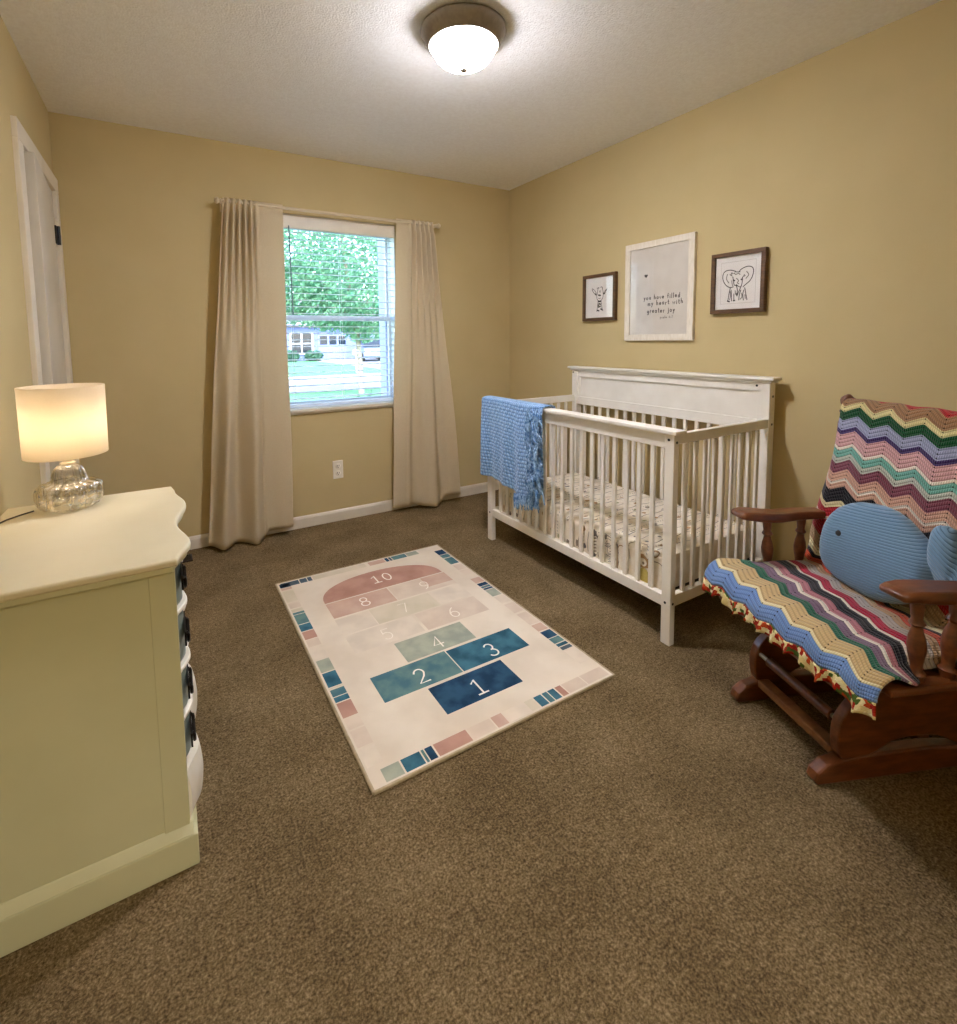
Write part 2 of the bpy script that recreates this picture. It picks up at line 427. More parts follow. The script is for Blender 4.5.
# ------------------------------------------------------------------ ceiling light
LX, LY = 1.067, 1.738
cl = thing('ceiling_light', (LX, LY, H), 'lit round ceiling light with frosted white glass bowl and brushed metal rim', 'ceiling light')
M_nick = mat('brushed_nickel', '#8f8474', 0.4, metal=0.55, color2='#857a6a', nscale=60)
MB().lathe([(0.02, 0), (0.156, 0.0), (0.164, -0.005), (0.165, -0.016), (0.154, -0.034), (0.146, -0.050), (0.139, -0.062), (0.134, -0.065), (0.128, -0.058), (0.1, -0.060), (0.02, -0.060)],
           (LX, LY, H), 48).build('canopy', M_nick, cl, angle=60)
DOME = 98.0
prof = [(0.124 * math.cos(a) ** 0.85, -0.058 - 0.082 * math.sin(a)) for a in [k * PI / 2 / 14 for k in range(14)]] + [(0.006, -0.140)]
MB().lathe([(0.122, -0.056)] + prof, (LX, LY, H), 40).build('glass_bowl', bowl_mat('bowl_glow', '#f6f5ff', 10.0, DOME), cl, angle=0)
MB().lathe([(0.005, 0.0), (0.009, -0.004), (0.016, -0.007), (0.017, -0.013), (0.012, -0.019), (0.005, -0.022)], (LX, LY, H - 0.137), 16).build('finial', M_nick, cl)

# ------------------------------------------------------------------ dresser
M_cream = mat('dresser_cream', '#e0d6b8', 0.40, color2='#dacfae', nscale=5)
M_side = mat('dresser_side', '#c9c59f', 0.45, color2='#c2be97', nscale=4)
M_drawer = mat('drawer_slate', '#8b978f', 0.5, color2='#7f8c86', nscale=6)
M_pull = mat('pull_bronze', '#17120f', 0.4, metal=0.6, color2='#221a14', nscale=60)
ds = thing('dresser', (-0.2, 1.6, 0), 'cream painted dresser with wavy front under the lit lamp', 'dresser')
FR = [(1.255, 0.004), (1.36, 0.034), (1.52, 0.008), (1.70, 0.036), (1.86, 0.010), (1.925, 0.002)]
Y0, Y1, BX = 1.255, 1.925, -0.425
def serp(off, ya, yb, n=44):
    return [(cosint(FR, Y0 + (Y1 - Y0) * k / n) + off, ya + (yb - ya) * k / n) for k in range(n + 1)]
def slab(mb, off, ya, yb, z0, z1, bx=BX):
    p = serp(off, ya, yb)
    mb.prism([(bx, ya, z0)] + [(x, y, z0) for x, y in p] + [(bx, yb, z0)], (0, 0, z1 - z0))
t = MB(); slab(t, 0.0, Y0, Y1, 0.748, 0.766); t.build('top', M_cream, ds, smooth=True, bevel=0.006, segs=3)
t = MB(); slab(t, -0.008, Y0 + 0.008, Y1 - 0.008, 0.732, 0.750); t.build('top_moulding', M_side, ds, smooth=True, bevel=0.005, segs=3)
bd = MB(); ya, yb = 1.285, 1.90
bd.box(BX, -0.012, ya, yb, 0.05, 0.735)
bd.build('carcass', M_side, ds, smooth=False, bevel=0.002)
for a_, b_ in ((ya - 0.003, ya + 0.02), (yb - 0.02, yb + 0.003)):
    MB().box(-0.056, -0.003, a_, b_, 0.09, 0.732).build('corner_stile', M_side, ds, smooth=False, bevel=0.002)
pl = MB(); pl.box(BX, 0.012, ya - 0.016, yb + 0.016, 0.0, 0.080)
pl.prism([(BX, ya - 0.016, 0.080), (BX, ya - 0.001, 0.104), (BX, yb + 0.001, 0.104), (BX, yb + 0.016, 0.080)], (-BX + 0.004, 0, 0))
pl.build('plinth', M_side, ds, smooth=False, bevel=0.003)
RAILS = [0.607, 0.463, 0.340]
M_rail = mat('rail_white', '#f3efe4', 0.4, color2='#e8e1d0', nscale=6)
for z in RAILS:
    t = MB(); slab(t, -0.014, ya + 0.004, yb - 0.004, z - 0.006, z + 0.006, -0.05); t.build('drawer_rail', M_rail, ds, smooth=True, bevel=0.003)
ap = MB()   # swelling apron over the plinth
def apf(u, v):
    y = ya + 0.002 + (yb - ya - 0.004) * u; zz = 0.104 + (0.222 - 0.104) * v
    return (cosint(FR, Y0 + (Y1 - Y0) * u) - 0.010 + 0.010 * math.sin(PI * (0.15 + 0.75 * v)), y, zz)
n1, n2 = 45, 10
ap.grid(n1, n2, apf); f0 = [apf(k / (n1 - 1), 1) for k in range(n1)]; f1 = [apf(k / (n1 - 1), 0) for k in range(n1)]
ap.add([(-0.03, p[1], 0.222) for p in f0] + f0, [(k, k + 1, n1 + k + 1, n1 + k) for k in range(n1 - 1)])
for u in (0, 1):
    e = [apf(u, j / (n2 - 1)) for j in range(n2)]
    ap.add(e + [(-0.03, e[0][1], p[2]) for p in e], [(j, j + 1, n2 + j + 1, n2 + j) for j in range(n2 - 1)])
ap.build('apron', M_rail, ds, smooth=True)
tops = [0.730] + [z - 0.010 for z in RAILS]; bots = [z + 0.010 for z in RAILS] + [0.224]
for z1, z0 in zip(tops, bots):
    t = MB(); slab(t, -0.024, ya + 0.006, yb - 0.006, z0, z1, -0.06)
    d = t.build('drawer', M_drawer, ds, smooth=True, bevel=0.002)
    d['label'] = 'slate grey-green drawer front'
    for yc in (1.36, 1.80):
        xs = cosint(FR, yc) - 0.024; zc = (z0 + z1) / 2 + 0.012
        p = MB(); p.box(xs - 0.001, xs + 0.003, yc - 0.055, yc + 0.055, zc - 0.016, zc + 0.018)
        for s_ in (-1, 1): p.tube([(xs, yc + s_ * 0.036, zc + 0.006), (xs + 0.006, yc + s_ * 0.036, zc + 0.006)], 0.005, 8)
        p.tube([(xs + 0.006, yc - 0.036 + 0.0, zc + 0.006)] + [(xs + 0.0075, yc + 0.036 * math.cos(PI - PI * k / 8), zc - 0.028 * math.sin(PI * k / 8)) for k in range(9)] + [(xs + 0.006, yc + 0.036, zc + 0.006)], 0.004, 7)
        p.build('drawer_pull', M_pull, d, smooth=True)['label'] = 'dark bronze bail pull'

fv = thing('floor_vent', (0.0, 3.215, 0), 'small dark metal floor vent in the carpet by the back wall beside the dresser', 'vent')
M_vent = mat('vent_brown', '#2a1d14', 0.4, metal=0.4, color2='#35261b', nscale=50)
v_ = MB(); v_.box(-0.19, 0.085, 3.165, 3.172, 0, .007); v_.box(-0.19, 0.085, 3.258, 3.265, 0, .007); v_.box(-0.19, -0.18, 3.172, 3.258, 0, .007); v_.box(0.075, 0.085, 3.172, 3.258, 0, .007)
v_.build('frame', M_vent, fv, smooth=False)
v_ = MB()
for k in range(21): v_.box(-0.178 + k * 0.0122, -0.173 + k * 0.0122, 3.172, 3.258, 0.001, .006)
v_.build('grille', M_vent, fv, smooth=False)
MB().box(-0.182, 0.078, 3.170, 3.260, 0, 0.0012).build('damper', M_black, fv, smooth=False)

# ------------------------------------------------------------------ table lamp
TX, TY, TZ = -0.262, 1.845, 0.766
lp = thing('table_lamp', (TX, TY, TZ), 'lit table lamp with white drum shade and ribbed mercury glass base', 'lamp')
def mercury():
    m = bpy.data.materials.new('mercury_glass'); m.use_nodes = True; T = NT(m); T.n.clear()
    o = T.new('ShaderNodeOutputMaterial'); tc = T.new('ShaderNodeTexCoord')
    n = T.new('ShaderNodeTexNoise'); n.inputs['Scale'].default_value = 70; n.inputs['Detail'].default_value = 6; T.link(tc.outputs['Object'], n.inputs['Vector'])
    n2 = T.new('ShaderNodeTexNoise'); n2.inputs['Scale'].default_value = 14; T.link(tc.outputs['Object'], n2.inputs['Vector'])
    f = T.math('MULTIPLY_ADD', n2.outputs['Fac'], 0.7, T.math('MULTIPLY', n.outputs['Fac'], 0.6))
    r = T.new('ShaderNodeValToRGB'); r.color_ramp.elements[0].position = 0.62; r.color_ramp.elements[1].position = 0.78
    T.link(f, r.inputs['Fac'])
    gl = T.new('ShaderNodeBsdfGlossy'); gl.inputs['Roughness'].default_value = 0.10; gl.inputs['Color'].default_value = hexc('#eeeae2')
    tr = T.new('ShaderNodeBsdfTransparent'); tr.inputs['Color'].default_value = hexc('#f0eee6')
    df = T.new('ShaderNodeBsdfTranslucent'); df.inputs['Color'].default_value = hexc('#f2eee4')
    fr = T.new('ShaderNodeLayerWeight'); fr.inputs['Blend'].default_value = 0.4
    a = T.new('ShaderNodeMixShader'); T.link(fr.outputs['Facing'], a.inputs[0]); T.link(tr.outputs[0], a.inputs[1]); T.link(gl.outputs[0], a.inputs[2])
    b = T.new('ShaderNodeMixShader'); b.inputs[0].default_value = 0.35; T.link(gl.outputs[0], b.inputs[1]); T.link(df.outputs[0], b.inputs[2])
    c = T.new('ShaderNodeMixShader'); T.link(r.outputs['Color'], c.inputs[0]); T.link(a.outputs[0], c.inputs[1]); T.link(b.outputs[0], c.inputs[2])
    T.link(c.outputs[0], o.inputs['Surface']); return m
rib = lambda th, h: (0.14 * abs(math.cos(th * 7)) ** 0.7 - 0.10) * (1 - sst(0.10, 0.128, h)) * sst(-0.004, 0.010, h)
MB().lathe([(0.040, 0.0), (0.060, 0.001), (0.070, 0.006), (0.078, 0.020), (0.081, 0.036), (0.081, 0.054), (0.077, 0.066), (0.068, 0.073), (0.053, 0.075), (0.045, 0.079), (0.042, 0.088), (0.040, 0.100), (0.036, 0.114), (0.028, 0.124), (0.018, 0.130), (0.012, 0.132)],
           (TX, TY, TZ), 140, rib=rib).build('glass_base', mercury(), lp, angle=0)
M_ivory = mat('socket_ivory', '#e8dcc2', 0.4, color2='#e0d3b8', nscale=20)
MB().lathe([(0.019, 0.128), (0.019, 0.134), (0.012, 0.137), (0.012, 0.156), (0.014, 0.156), (0.014, 0.205), (0.010, 0.207)], (TX, TY, TZ), 20).build('socket', M_ivory, lp)
bulb = MB(); bulb.lathe([(0.012, 0.205), (0.013, 0.215), (0.026, 0.240), (0.030, 0.256), (0.026, 0.275), (0.012, 0.286), (0.003, 0.288)], (TX, TY, TZ), 20)
bulb.build('bulb', emit_mat('bulb_glow', '#fff1de', 7.0), lp)
sh = MB(); SZ0, SZ1 = 0.158, 0.362
sh.lathe([(0.100, SZ0), (0.102, SZ0 + 0.001), (0.104, SZ1 - 0.001), (0.1035, SZ1), (0.102, SZ1 - 0.001), (0.099, SZ0 + 0.001), (0.100, SZ0)], (TX, TY, TZ), 56, caps=False)
shade = sh.build('lamp_shade', translucent_mat('shade_linen', '#f4ead8', 0.55, color2='#f0e5d1', nscale=300, weave=0.2, wscale=900), lp, angle=0)
sp = MB()
for k in range(3):
    th = k * 2 * PI / 3 + 0.4; sp.tube([(TX + 0.013 * math.cos(th), TY + 0.013 * math.sin(th), TZ + 0.158), (TX + 0.099 * math.cos(th), TY + 0.099 * math.sin(th), TZ + SZ0 + 0.006)], 0.0015, 6)
sp.build('shade_spider', M_nick, shade)
cd = MB(); pts = [(TX - 0.085, TY - 0.01, TZ + 0.004), (TX - 0.11, TY - 0.03, TZ + 0.003), (TX - 0.135, TY - 0.06, TZ + 0.003), (XL + 0.024, TY - 0.11, TZ + 0.002), (XL + 0.012, TY - 0.13, TZ - 0.02), (XL + 0.010, TY - 0.14, TZ - 0.12)]
cd.tube(pts, 0.0022, 7); cd.build('power_cord', mat('cord_brown', '#3a2e1e', 0.5, color2='#2f2518', nscale=30), lp)['label'] = 'thin dark power cord'

# ------------------------------------------------------------------ single-stroke lettering
def arc(cx, cy, rx, ry, a0, a1, n=10):
    return [(cx + rx * math.cos(math.radians(a0 + (a1 - a0) * k / n)), cy + ry * math.sin(math.radians(a0 + (a1 - a0) * k / n))) for k in range(n + 1)]
G = {  # glyphs: x-height 0.5, ascender 1.0; (advance, strokes)
 'a': (.50, [arc(.22, .25, .18, .24, 50, 360), [(.40, .48), (.40, .02)]]),
 'd': (.50, [arc(.22, .25, .18, .24, 50, 360), [(.41, 1.0), (.40, .02)]]),
 'e': (.48, [[(.05, .26), (.40, .28)] + arc(.22, .26, .18, .24, 10, 320)]),
 'f': (.36, [[(.34, .92), (.26, .98), (.17, .90), (.15, 0)], [(.02, .5), (.30, .52)]]),
 'g': (.50, [arc(.22, .27, .18, .22, 50, 360), [(.40, .48), (.40, -.2), (.30, -.36), (.12, -.34), (.06, -.26)]]),
 'h': (.48, [[(.07, 1.0), (.06, 0)], [(.06, .3), (.18, .48), (.32, .46), (.37, .3), (.37, 0)]]),
 'i': (.20, [[(.09, .48), (.09, 0)], [(.09, .68), (.10, .74)]]),
 'j': (.24, [[(.14, .48), (.14, -.24), (.06, -.36), (-.06, -.32)], [(.14, .68), (.15, .74)]]),
 'l': (.20, [[(.09, 1.0), (.09, 0)]]),
 'm': (.70, [[(.06, .48), (.06, 0)], [(.06, .34), (.18, .48), (.29, .44), (.32, 0)], [(.32, .34), (.44, .48), (.56, .44), (.59, 0)]]),
 'o': (.50, [arc(.23, .25, .18, .24, 90, 450, 14)]),
 'p': (.50, [[(.07, .48), (.06, -.42)], arc(.25, .26, .18, .23, 180, -170, 14)]),
 'r': (.36, [[(.07, .48), (.07, 0)], [(.07, .3), (.18, .46), (.31, .48)]]),
 's': (.42, [[(.34, .44), (.22, .50), (.09, .42), (.13, .30), (.29, .22), (.33, .09), (.20, 0), (.06, .06)]]),
 't': (.36, [[(.16, .86), (.15, .08), (.24, 0), (.33, .04)], [(.02, .52), (.31, .54)]]),
 'u': (.48, [[(.06, .48), (.07, .12), (.18, 0), (.32, .08), (.38, .30)], [(.38, .48), (.39, 0)]]),
 'v': (.44, [[(.04, .48), (.20, .01), (.38, .48)]]),
 'w': (.64, [[(.04, .48), (.16, .01), (.29, .42), (.43, .01), (.56, .48)]]),
 'y': (.46, [[(.05, .48), (.20, .06)], [(.39, .48), (.22, .04), (.06, -.38)]]),
 ':': (.20, [[(.09, .06), (.09, .12)], [(.09, .38), (.09, .44)]]), ' ': (.34, []),
 '1': (.60, [[(.10, .80), (.32, 1.0), (.32, 0)], [(.06, 0), (.56, 0)]]),
 '2': (.60, [[(.05, .78)] + arc(.29, .72, .24, .28, 160, -20, 10) + [(.42, .42), (.04, 0), (.56, 0)]]),
 '3': (.60, [arc(.28, .75, .22, .25, 150, -90, 10) + arc(.28, .26, .26, .26, 90, -150, 12)]),
 '4': (.60, [[(.42, 0), (.42, 1.0), (.03, .28), (.58, .28)]]),
 '5': (.60, [[(.50, 1.0), (.12, 1.0), (.09, .55)] + arc(.27, .33, .26, .33, 125, -140, 12)]),
 '6': (.60, [[(.44, 1.0), (.24, .82), (.07, .5)] + arc(.29, .29, .24, .29, 160, 500, 16)]),
 '7': (.60, [[(.04, 1.0), (.54, 1.0), (.20, 0)]]),
 '8': (.60, [arc(.29, .76, .21, .24, -90, 270, 14), arc(.29, .26, .26, .26, 90, 450, 14)]),
 '9': (.60, [arc(.29, .70, .24, .29, -20, 320, 16) + [(.50, .46), (.34, .15), (.14, 0)]]),
 '0': (.62, [arc(.30, .5, .25, .5, 90, 450, 18)]),
}
def write(mb, text, x, y, h, w, frame, m=None, track=0.06, jit=0.0, center=False):
    if center: x -= sum(G[c][0] + track for c in text) * h / 2 - track * h / 2
    for c in text:
        adv, st = G[c]; dy = jit * h * (random.random() - 0.5)
        for s_ in st: mb.ribbon([(x + px * h, y + dy + py * h) for px, py in s_], w, frame, m)
        x += (adv + track) * h

# ------------------------------------------------------------------ pictures on the right wall
def bil(TL, TR, BR, BL):
    """pixel of a crop -> (u, v) inside a quad measured in the same crop (affine-ish inverse)"""
    def f(p):
        u = (p[0] - (TL[0] + BL[0]) / 2) / ((TR[0] + BR[0]) / 2 - (TL[0] + BL[0]) / 2)
        t = TL[1] + (TR[1] - TL[1]) * u; b = BL[1] + (BR[1] - BL[1]) * u
        return (u, 1 - (p[1] - t) / (b - t))
    return f
M_frbrown = mat('frame_brown', '#63421f', 0.5, color2='#4c3217', nscale=14, stretch=(1, 1, 8), bump=0.15, bscale=120)
M_frwhite = mat('frame_white', '#e9e0d0', 0.55, color2='#ded3c0', nscale=22, stretch=(1, 6, 1))
M_paper = mat('print_paper', '#e8e3dc', 0.8, color2='#e3ddd5', nscale=14)
M_paper2 = mat('print_paper_grey', '#d8d0c4', 0.8, color2='#cfc6b9', nscale=9)
M_mount = mat('mount_line', '#cfc7bd', 0.8, color2='#c8c0b6', nscale=20)
M_ink = mat('ink', '#38322e', 0.8, color2='#453f3a', nscale=40)
M_ink2 = mat('ink_light', '#857d76', 0.8, color2='#7a726b', nscale=40)
M_glz = glass_mat('frame_glazing', 0.025)
def picture(y0, y1, z0, z1, depth, fw, mfr, mpaper, label, draw, group=None, inset=0.012):
    # y0 < y1; seen from the room the left edge is y1
    xf = XR - depth
    t = thing('picture_frame', (XR, (y0 + y1) / 2, z0), label, 'picture', group)
    f = MB()
    f.box(xf, XR - 0.001, y0, y1, z1 - fw, z1); f.box(xf, XR - 0.001, y0, y1, z0, z0 + fw)
    f.box(xf, XR - 0.001, y0, y0 + fw, z0 + fw, z1 - fw); f.box(xf, XR - 0.001, y1 - fw, y1, z0 + fw, z1 - fw)
    f.build('frame', mfr, t, smooth=False, bevel=0.0015)
    xp = xf + inset
    a0, a1, b0, b1 = y0 + fw, y1 - fw, z0 + fw, z1 - fw
    p = MB(); p.box(xp, XR - 0.004, a0 - 0.001, a1 + 0.001, b0 - 0.001, b1 + 0.001, None)
    p.cur = 0
    fr_ = lambda k: (lambda u, v: (xp - 0.0004 * k, a1 + (a0 - a1) * u, b0 + (b1 - b0) * v))
    W_ = a1 - a0; Hh = b1 - b0
    draw(p, fr_, W_, Hh)
    p.build('print', [mpaper, M_ink, M_ink2, M_mount], t, smooth=False)
    g = MB(); g.box(xp - 0.0045, xp - 0.003, a0, a1, b0, b1); g.build('glazing', M_glz, t, smooth=False)
    return t
def strokes(p, fr_, W_, Hh, q, lst, w, m):
    fr = fr_(1); F = lambda x, y: fr(x / W_, y / Hh)
    for s_ in lst:
        uv = [q(pt) for pt in s_]
        p.ribbon([(u * W_, v * Hh) for u, v in uv], w, F, m)
def mountline(p, fr_, W_, Hh, a, w=0.0025):
    fr = fr_(0.5); F = lambda x, y: fr(x / W_, y / Hh)
    for s_ in ([(a, a), (a, Hh - a)], [(W_ - a, a), (W_ - a, Hh - a)], [(a, a), (W_ - a, a)], [(a, Hh - a), (W_ - a, Hh - a)]): p.ribbon(s_, w, F, 3)
def loop(pts, n=3):
    """smooth closed/open path by Catmull-Rom"""
    out = []
    for i in range(len(pts) - 1):
        p0 = Vector(pts[max(i - 1, 0)]); p1 = Vector(pts[i]); p2 = Vector(pts[i + 1]); p3 = Vector(pts[min(i + 2, len(pts) - 1)])
        for k in range(n):
            t = k / n
            out.append(0.5 * ((2 * p1) + (p2 - p0) * t + (2 * p0 - 5 * p1 + 4 * p2 - p3) * t * t + (3 * p1 - p0 - 3 * p2 + p3) * t ** 3))
    out.append(Vector(pts[-1])); return [(v[0], v[1]) for v in out]
def draw_elephant(p, fr_, W_, Hh):
    mountline(p, fr_, W_, Hh, 0.028)
    q = bil((140, 240), (680, 150), (690, 865), (155, 905))
    D = [loop([(385, 400), (330, 385), (265, 400), (235, 450), (240, 520), (275, 580), (325, 610), (365, 600)]),
         loop([(430, 400), (460, 365), (520, 335), (570, 340), (592, 380), (585, 450), (555, 520), (500, 575), (480, 600)]),
         loop([(380, 405), (405, 408), (440, 405)]), loop([(330, 610), (318, 680), (305, 790)]), loop([(500, 610), (515, 690), (530, 765)]),
         loop([(355, 470), (365, 520), (375, 575), (400, 580)]), loop([(470, 470), (468, 530), (462, 575), (440, 640)]),
         loop([(400, 580), (415, 640), (410, 715)]), loop([(440, 640), (425, 680), (412, 720)]),
         loop([(340, 640), (345, 700), (350, 785)]), loop([(375, 690), (378, 780)]), loop([(435, 770), (440, 700), (455, 640)]), loop([(490, 640), (480, 700), (490, 770)])]
    strokes(p, fr_, W_, Hh, q, D, 0.0042, 1)
    E_ = [loop([(320, 440), (345, 460), (335, 420), (360, 430)]), loop([(370, 420), (390, 440), (420, 425), (440, 440)]), loop([(400, 490), (425, 520), (410, 545), (430, 560)]),
          loop([(490, 440), (480, 470), (500, 450)]), loop([(330, 660), (335, 720), (325, 770)]), loop([(390, 650), (395, 690), (405, 700)]), loop([(465, 680), (470, 730), (450, 760)]), loop([(505, 700), (510, 750)]),
          loop([(420, 590), (440, 600), (460, 590)]), loop([(345, 520), (350, 560), (360, 590)]), loop([(515, 400), (540, 440), (510, 490)]), loop([(290, 440), (280, 500), (310, 550)])]
    strokes(p, fr_, W_, Hh, q, E_, 0.0045, 2)
    strokes(p, fr_, W_, Hh, q, [[(365, 512), (378, 520)], [(455, 500), (468, 508)], [(400, 690), (415, 700)], [(398, 575), (412, 585)], [(300, 785), (325, 792)], [(370, 780), (388, 776)]], 0.007, 1)
def draw_giraffe(p, fr_, W_, Hh):
    q = bil((220, 285), (575, 222), (600, 830), (250, 862))
    D = [loop([(375, 505), (345, 490), (318, 440), (325, 425), (350, 450), (375, 490)]), loop([(465, 490), (480, 455), (505, 420), (485, 470), (470, 500)]),
         loop([(380, 420), (395, 408), (410, 412)]), loop([(425, 400), (440, 395), (452, 410)]),
         loop([(385, 500), (378, 540), (388, 585), (410, 600), (435, 590), (455, 550), (460, 500)]),
         loop([(395, 600), (390, 680), (380, 755)]), loop([(435, 595), (440, 670), (458, 745)]),
         loop([(395, 415), (390, 450), (385, 500)]), loop([(445, 405), (455, 450), (460, 500)])]
    strokes(p, fr_, W_, Hh, q, D, 0.0040, 1)
    strokes(p, fr_, W_, Hh, q, [[(400, 515), (425, 520)], [(358, 500), (372, 512)], [(462, 490), (476, 488)], [(400, 610), (428, 605)], [(405, 640), (428, 650)], [(398, 690), (425, 680)], [(388, 740), (410, 745)], [(430, 715), (450, 730)], [(395, 660), (405, 670)]], 0.010, 1)
    strokes(p, fr_, W_, Hh, q, [loop([(400, 560), (415, 568), (432, 555)]), loop([(410, 450), (420, 480), (430, 440)])], 0.004, 2)
def draw_text(p, fr_, W_, Hh):
    q = bil((97, 208), (575, 118), (580, 930), (112, 915)); fr = fr_(1); F = lambda x, y: fr(x / W_, y / Hh)
    def line(txt, x0, y0, x1, w=0.0046, m=1, jit=0.14):
        u0, v0 = q((x0, y0)); u1, _ = q((x1, y0)); n = sum(G[c][0] + 0.24 for c in txt)
        h = (u1 - u0) * W_ / n
        write(p, txt, u0 * W_, v0 * Hh, h, w, F, m, 0.24, jit)
    line('you have filled', 225, 622, 525); line('my heart with', 260, 672, 548); line('greater joy', 256, 735, 488); line('psalm 4:7', 365, 786, 470, 0.003, 2)
    u, v = q((241, 418)); cx, cy, r = u * W_, v * Hh, 0.0125
    hp = [(cx + r * 0.062 * 16 * math.sin(a) ** 3 * 1.0, cy + r * 0.062 * (13 * math.cos(a) - 5 * math.cos(2 * a) - 2 * math.cos(3 * a) - math.cos(4 * a))) for a in [k * 2 * PI / 20 for k in range(20)]]
    p.add([F(*c) for c in hp], [tuple(range(20))], 1)
picture(2.224, 2.505, 1.360, 1.660, 0.026, 0.020, M_frbrown, M_paper, 'small brown framed giraffe sketch hanging left of the white frame', draw_giraffe)
picture(1.690, 2.150, 1.230, 1.802, 0.022, 0.036, M_frwhite, M_paper2, 'large white framed print of handwritten words and a small heart', draw_text, inset=0.008)
picture(1.322, 1.590, 1.364, 1.664, 0.028, 0.020, M_frbrown, M_paper, 'small brown framed elephant sketch hanging right of the white frame', draw_elephant)

# ------------------------------------------------------------------ rug
RX0, RX1, RYA, RYB = 0.438, 1.378, 1.224, 2.607
RW, RL = RX1 - RX0, RYB - RYA
def watercol(name, c1, c2, sc=9):
    return mat(name, c1, 0.9, spec=0.1, color2=c2, nscale=sc, detail=6, contrast=(0.38, 0.62))
RM = [watercol('rug_cream', '#dfd2bf', '#d3c4b0', 4), watercol('rug_navy', '#1f3850', '#2e4f68', 16), watercol('rug_teal', '#2a5263', '#426f80', 14), watercol('rug_sea', '#66857f', '#486b76', 14),
      watercol('rug_sage', '#93998a', '#a9ab98', 14), watercol('rug_rose', '#a87e6e', '#b88f7e'), watercol('rug_blush', '#bd9c8a', '#c9ab98'), watercol('rug_pale', '#ccb9a6', '#d6c5b2'), mat('rug_white', '#efe6d8', 0.9, color2='#eae0d0', nscale=30),
      watercol('rug_faint', '#d0c2b0', '#dccebb'), watercol('rug_sand', '#c9bda4', '#d3c6b0'), watercol('rug_slate', '#4a5a68', '#57656f')]
rg = MB()
def rz(k): return 0.0085 + 0.00022 * k
rg.prism([(RX0, RYA, 0.0), (RX1, RYA, 0.0), (RX1, RYB, 0.0), (RX0, RYB, 0.0)], (0, 0, 0.0085))
def R_(u0, u1, v0, v1, m, k=1):
    rg.add([(RX0 + RW * u, RYA + RL * v, rz(k)) for u, v in ((u0, v0), (u1, v0), (u1, v1), (u0, v1))], [(0, 1, 2, 3)], m)
def Rf(u, v): return (RX0 + u, RYA + v, rz(3))
# faint washes
R_(.17, .50, .445, .545, 9); R_(.515, .85, .442, .545, 7); R_(.34, .665, .552, .648, 10); R_(.17, .335, .552, .648, 9); R_(.67, .85, .552, .648, 9)
pass
# numbered boxes
R_(.335, .670, .105, .209, 1); R_(.167, .500, .219, .325, 3); R_(.505, .836, .219, .322, 2); R_(.337, .670, .332, .432, 4)
R_(.172, .500, .657, .758, 6); R_(.505, .850, .657, .758, 7); R_(.70, .850, .685, .758, 6, 1.4)
nd = 28
dome = [(RX0 + RW * (.508 - .336 * math.cos(PI * k / nd)), RYA + RL * (.764 + .145 * math.sin(PI * k / nd) ** 0.8), rz(1)) for k in range(nd + 1)]
rg.add(dome, [tuple(reversed(range(nd + 1)))], 5)
for t_, u, v, m_, w_ in (('1', .505, .122, 8, .007), ('2', .346, .236, 8, .007), ('3', .677, .232, 8, .007), ('4', .504, .346, 8, .007), ('6', .687, .462, 8, .005), ('8', .352, .680, 8, .006), ('9', .690, .675, 8, .005), ('10', .520, .812, 8, .007), ('5', .34, .462, 8, .004), ('7', .50, .572, 8, .004)):
    write(rg, t_, u * RW, v * RL, 0.077, w_, Rf, m_, 0.2, center=True)
# patchwork border: (position along, colour)
def border(side, segs):
    for a, b, m in segs:
        if side == 'L': R_(.012, .066, a, b, m)
        if side == 'R': R_(.934, .990, a, b, m)
        if side == 'N': R_(a, b, .008, .044, m)
        if side == 'F': R_(a, b, .958, .992, m)
border('L', [(.955, .985, 1), (.935, .952, 6), (.84, .925, 10), (.792, .83, 7), (.765, .785, 10), (.748, .762, 3), (.683, .745, 3), (.638, .679, 2), (.588, .634, 5), (.545, .584, 7), (.48, .54, 9), (.412, .470, 4), (.345, .408, 2), (.337, .342, 10), (.305, .333, 3), (.282, .302, 2), (.222, .278, 5), (.18, .218, 7), (.12, .175, 7), (.06, .115, 9)])
border('F', [(.02, .115, 11), (.12, .158, 11), (.162, .185, 11), (.19, .50, 10), (.52, .62, 6), (.625, .645, 1), (.650, .665, 11), (.67, .76, 3), (.765, .84, 4), (.85, .92, 9)])
border('R', [(.90, .945, 1), (.865, .896, 3), (.80, .86, 3), (.74, .79, 7), (.69, .735, 7), (.615, .655, 6), (.588, .610, 1), (.572, .585, 3), (.558, .569, 1), (.505, .555, 4), (.45, .50, 9), (.38, .44, 7), (.30, .37, 7), (.258, .295, 6), (.215, .252, 1), (.185, .212, 3), (.168, .181, 2), (.15, .164, 11), (.08, .145, 9)])
border('N', [(.045, .106, 4), (.112, .178, 2), (.183, .192, 3), (.196, .222, 1), (.228, .352, 5), (.357, .45, 7), (.455, .50, 6), (.505, .60, 9), (.602, .640, 10), (.645, .680, 2), (.685, .708, 3), (.712, .742, 2), (.748, .775, 5), (.78, .87, 7), (.875, .985, 7)])
rug = rg.build('rug', RM, smooth=False, origin=((RX0 + RX1) / 2, (RYA + RYB) / 2, 0))
tag(rug, 'cream play rug printed with a numbered hopscotch on the brown carpet', 'rug')
eb = MB(); ins = 0.0
eb.tube([(RX0, RYA, .006), (RX1, RYA, .006), (RX1, RYB, .006), (RX0, RYB, .006), (RX0, RYA, .006)], 0.0055, 8)
eb.build('rug_binding', mat('binding', '#b9a688', 0.9, color2='#a89676', nscale=60), rug)

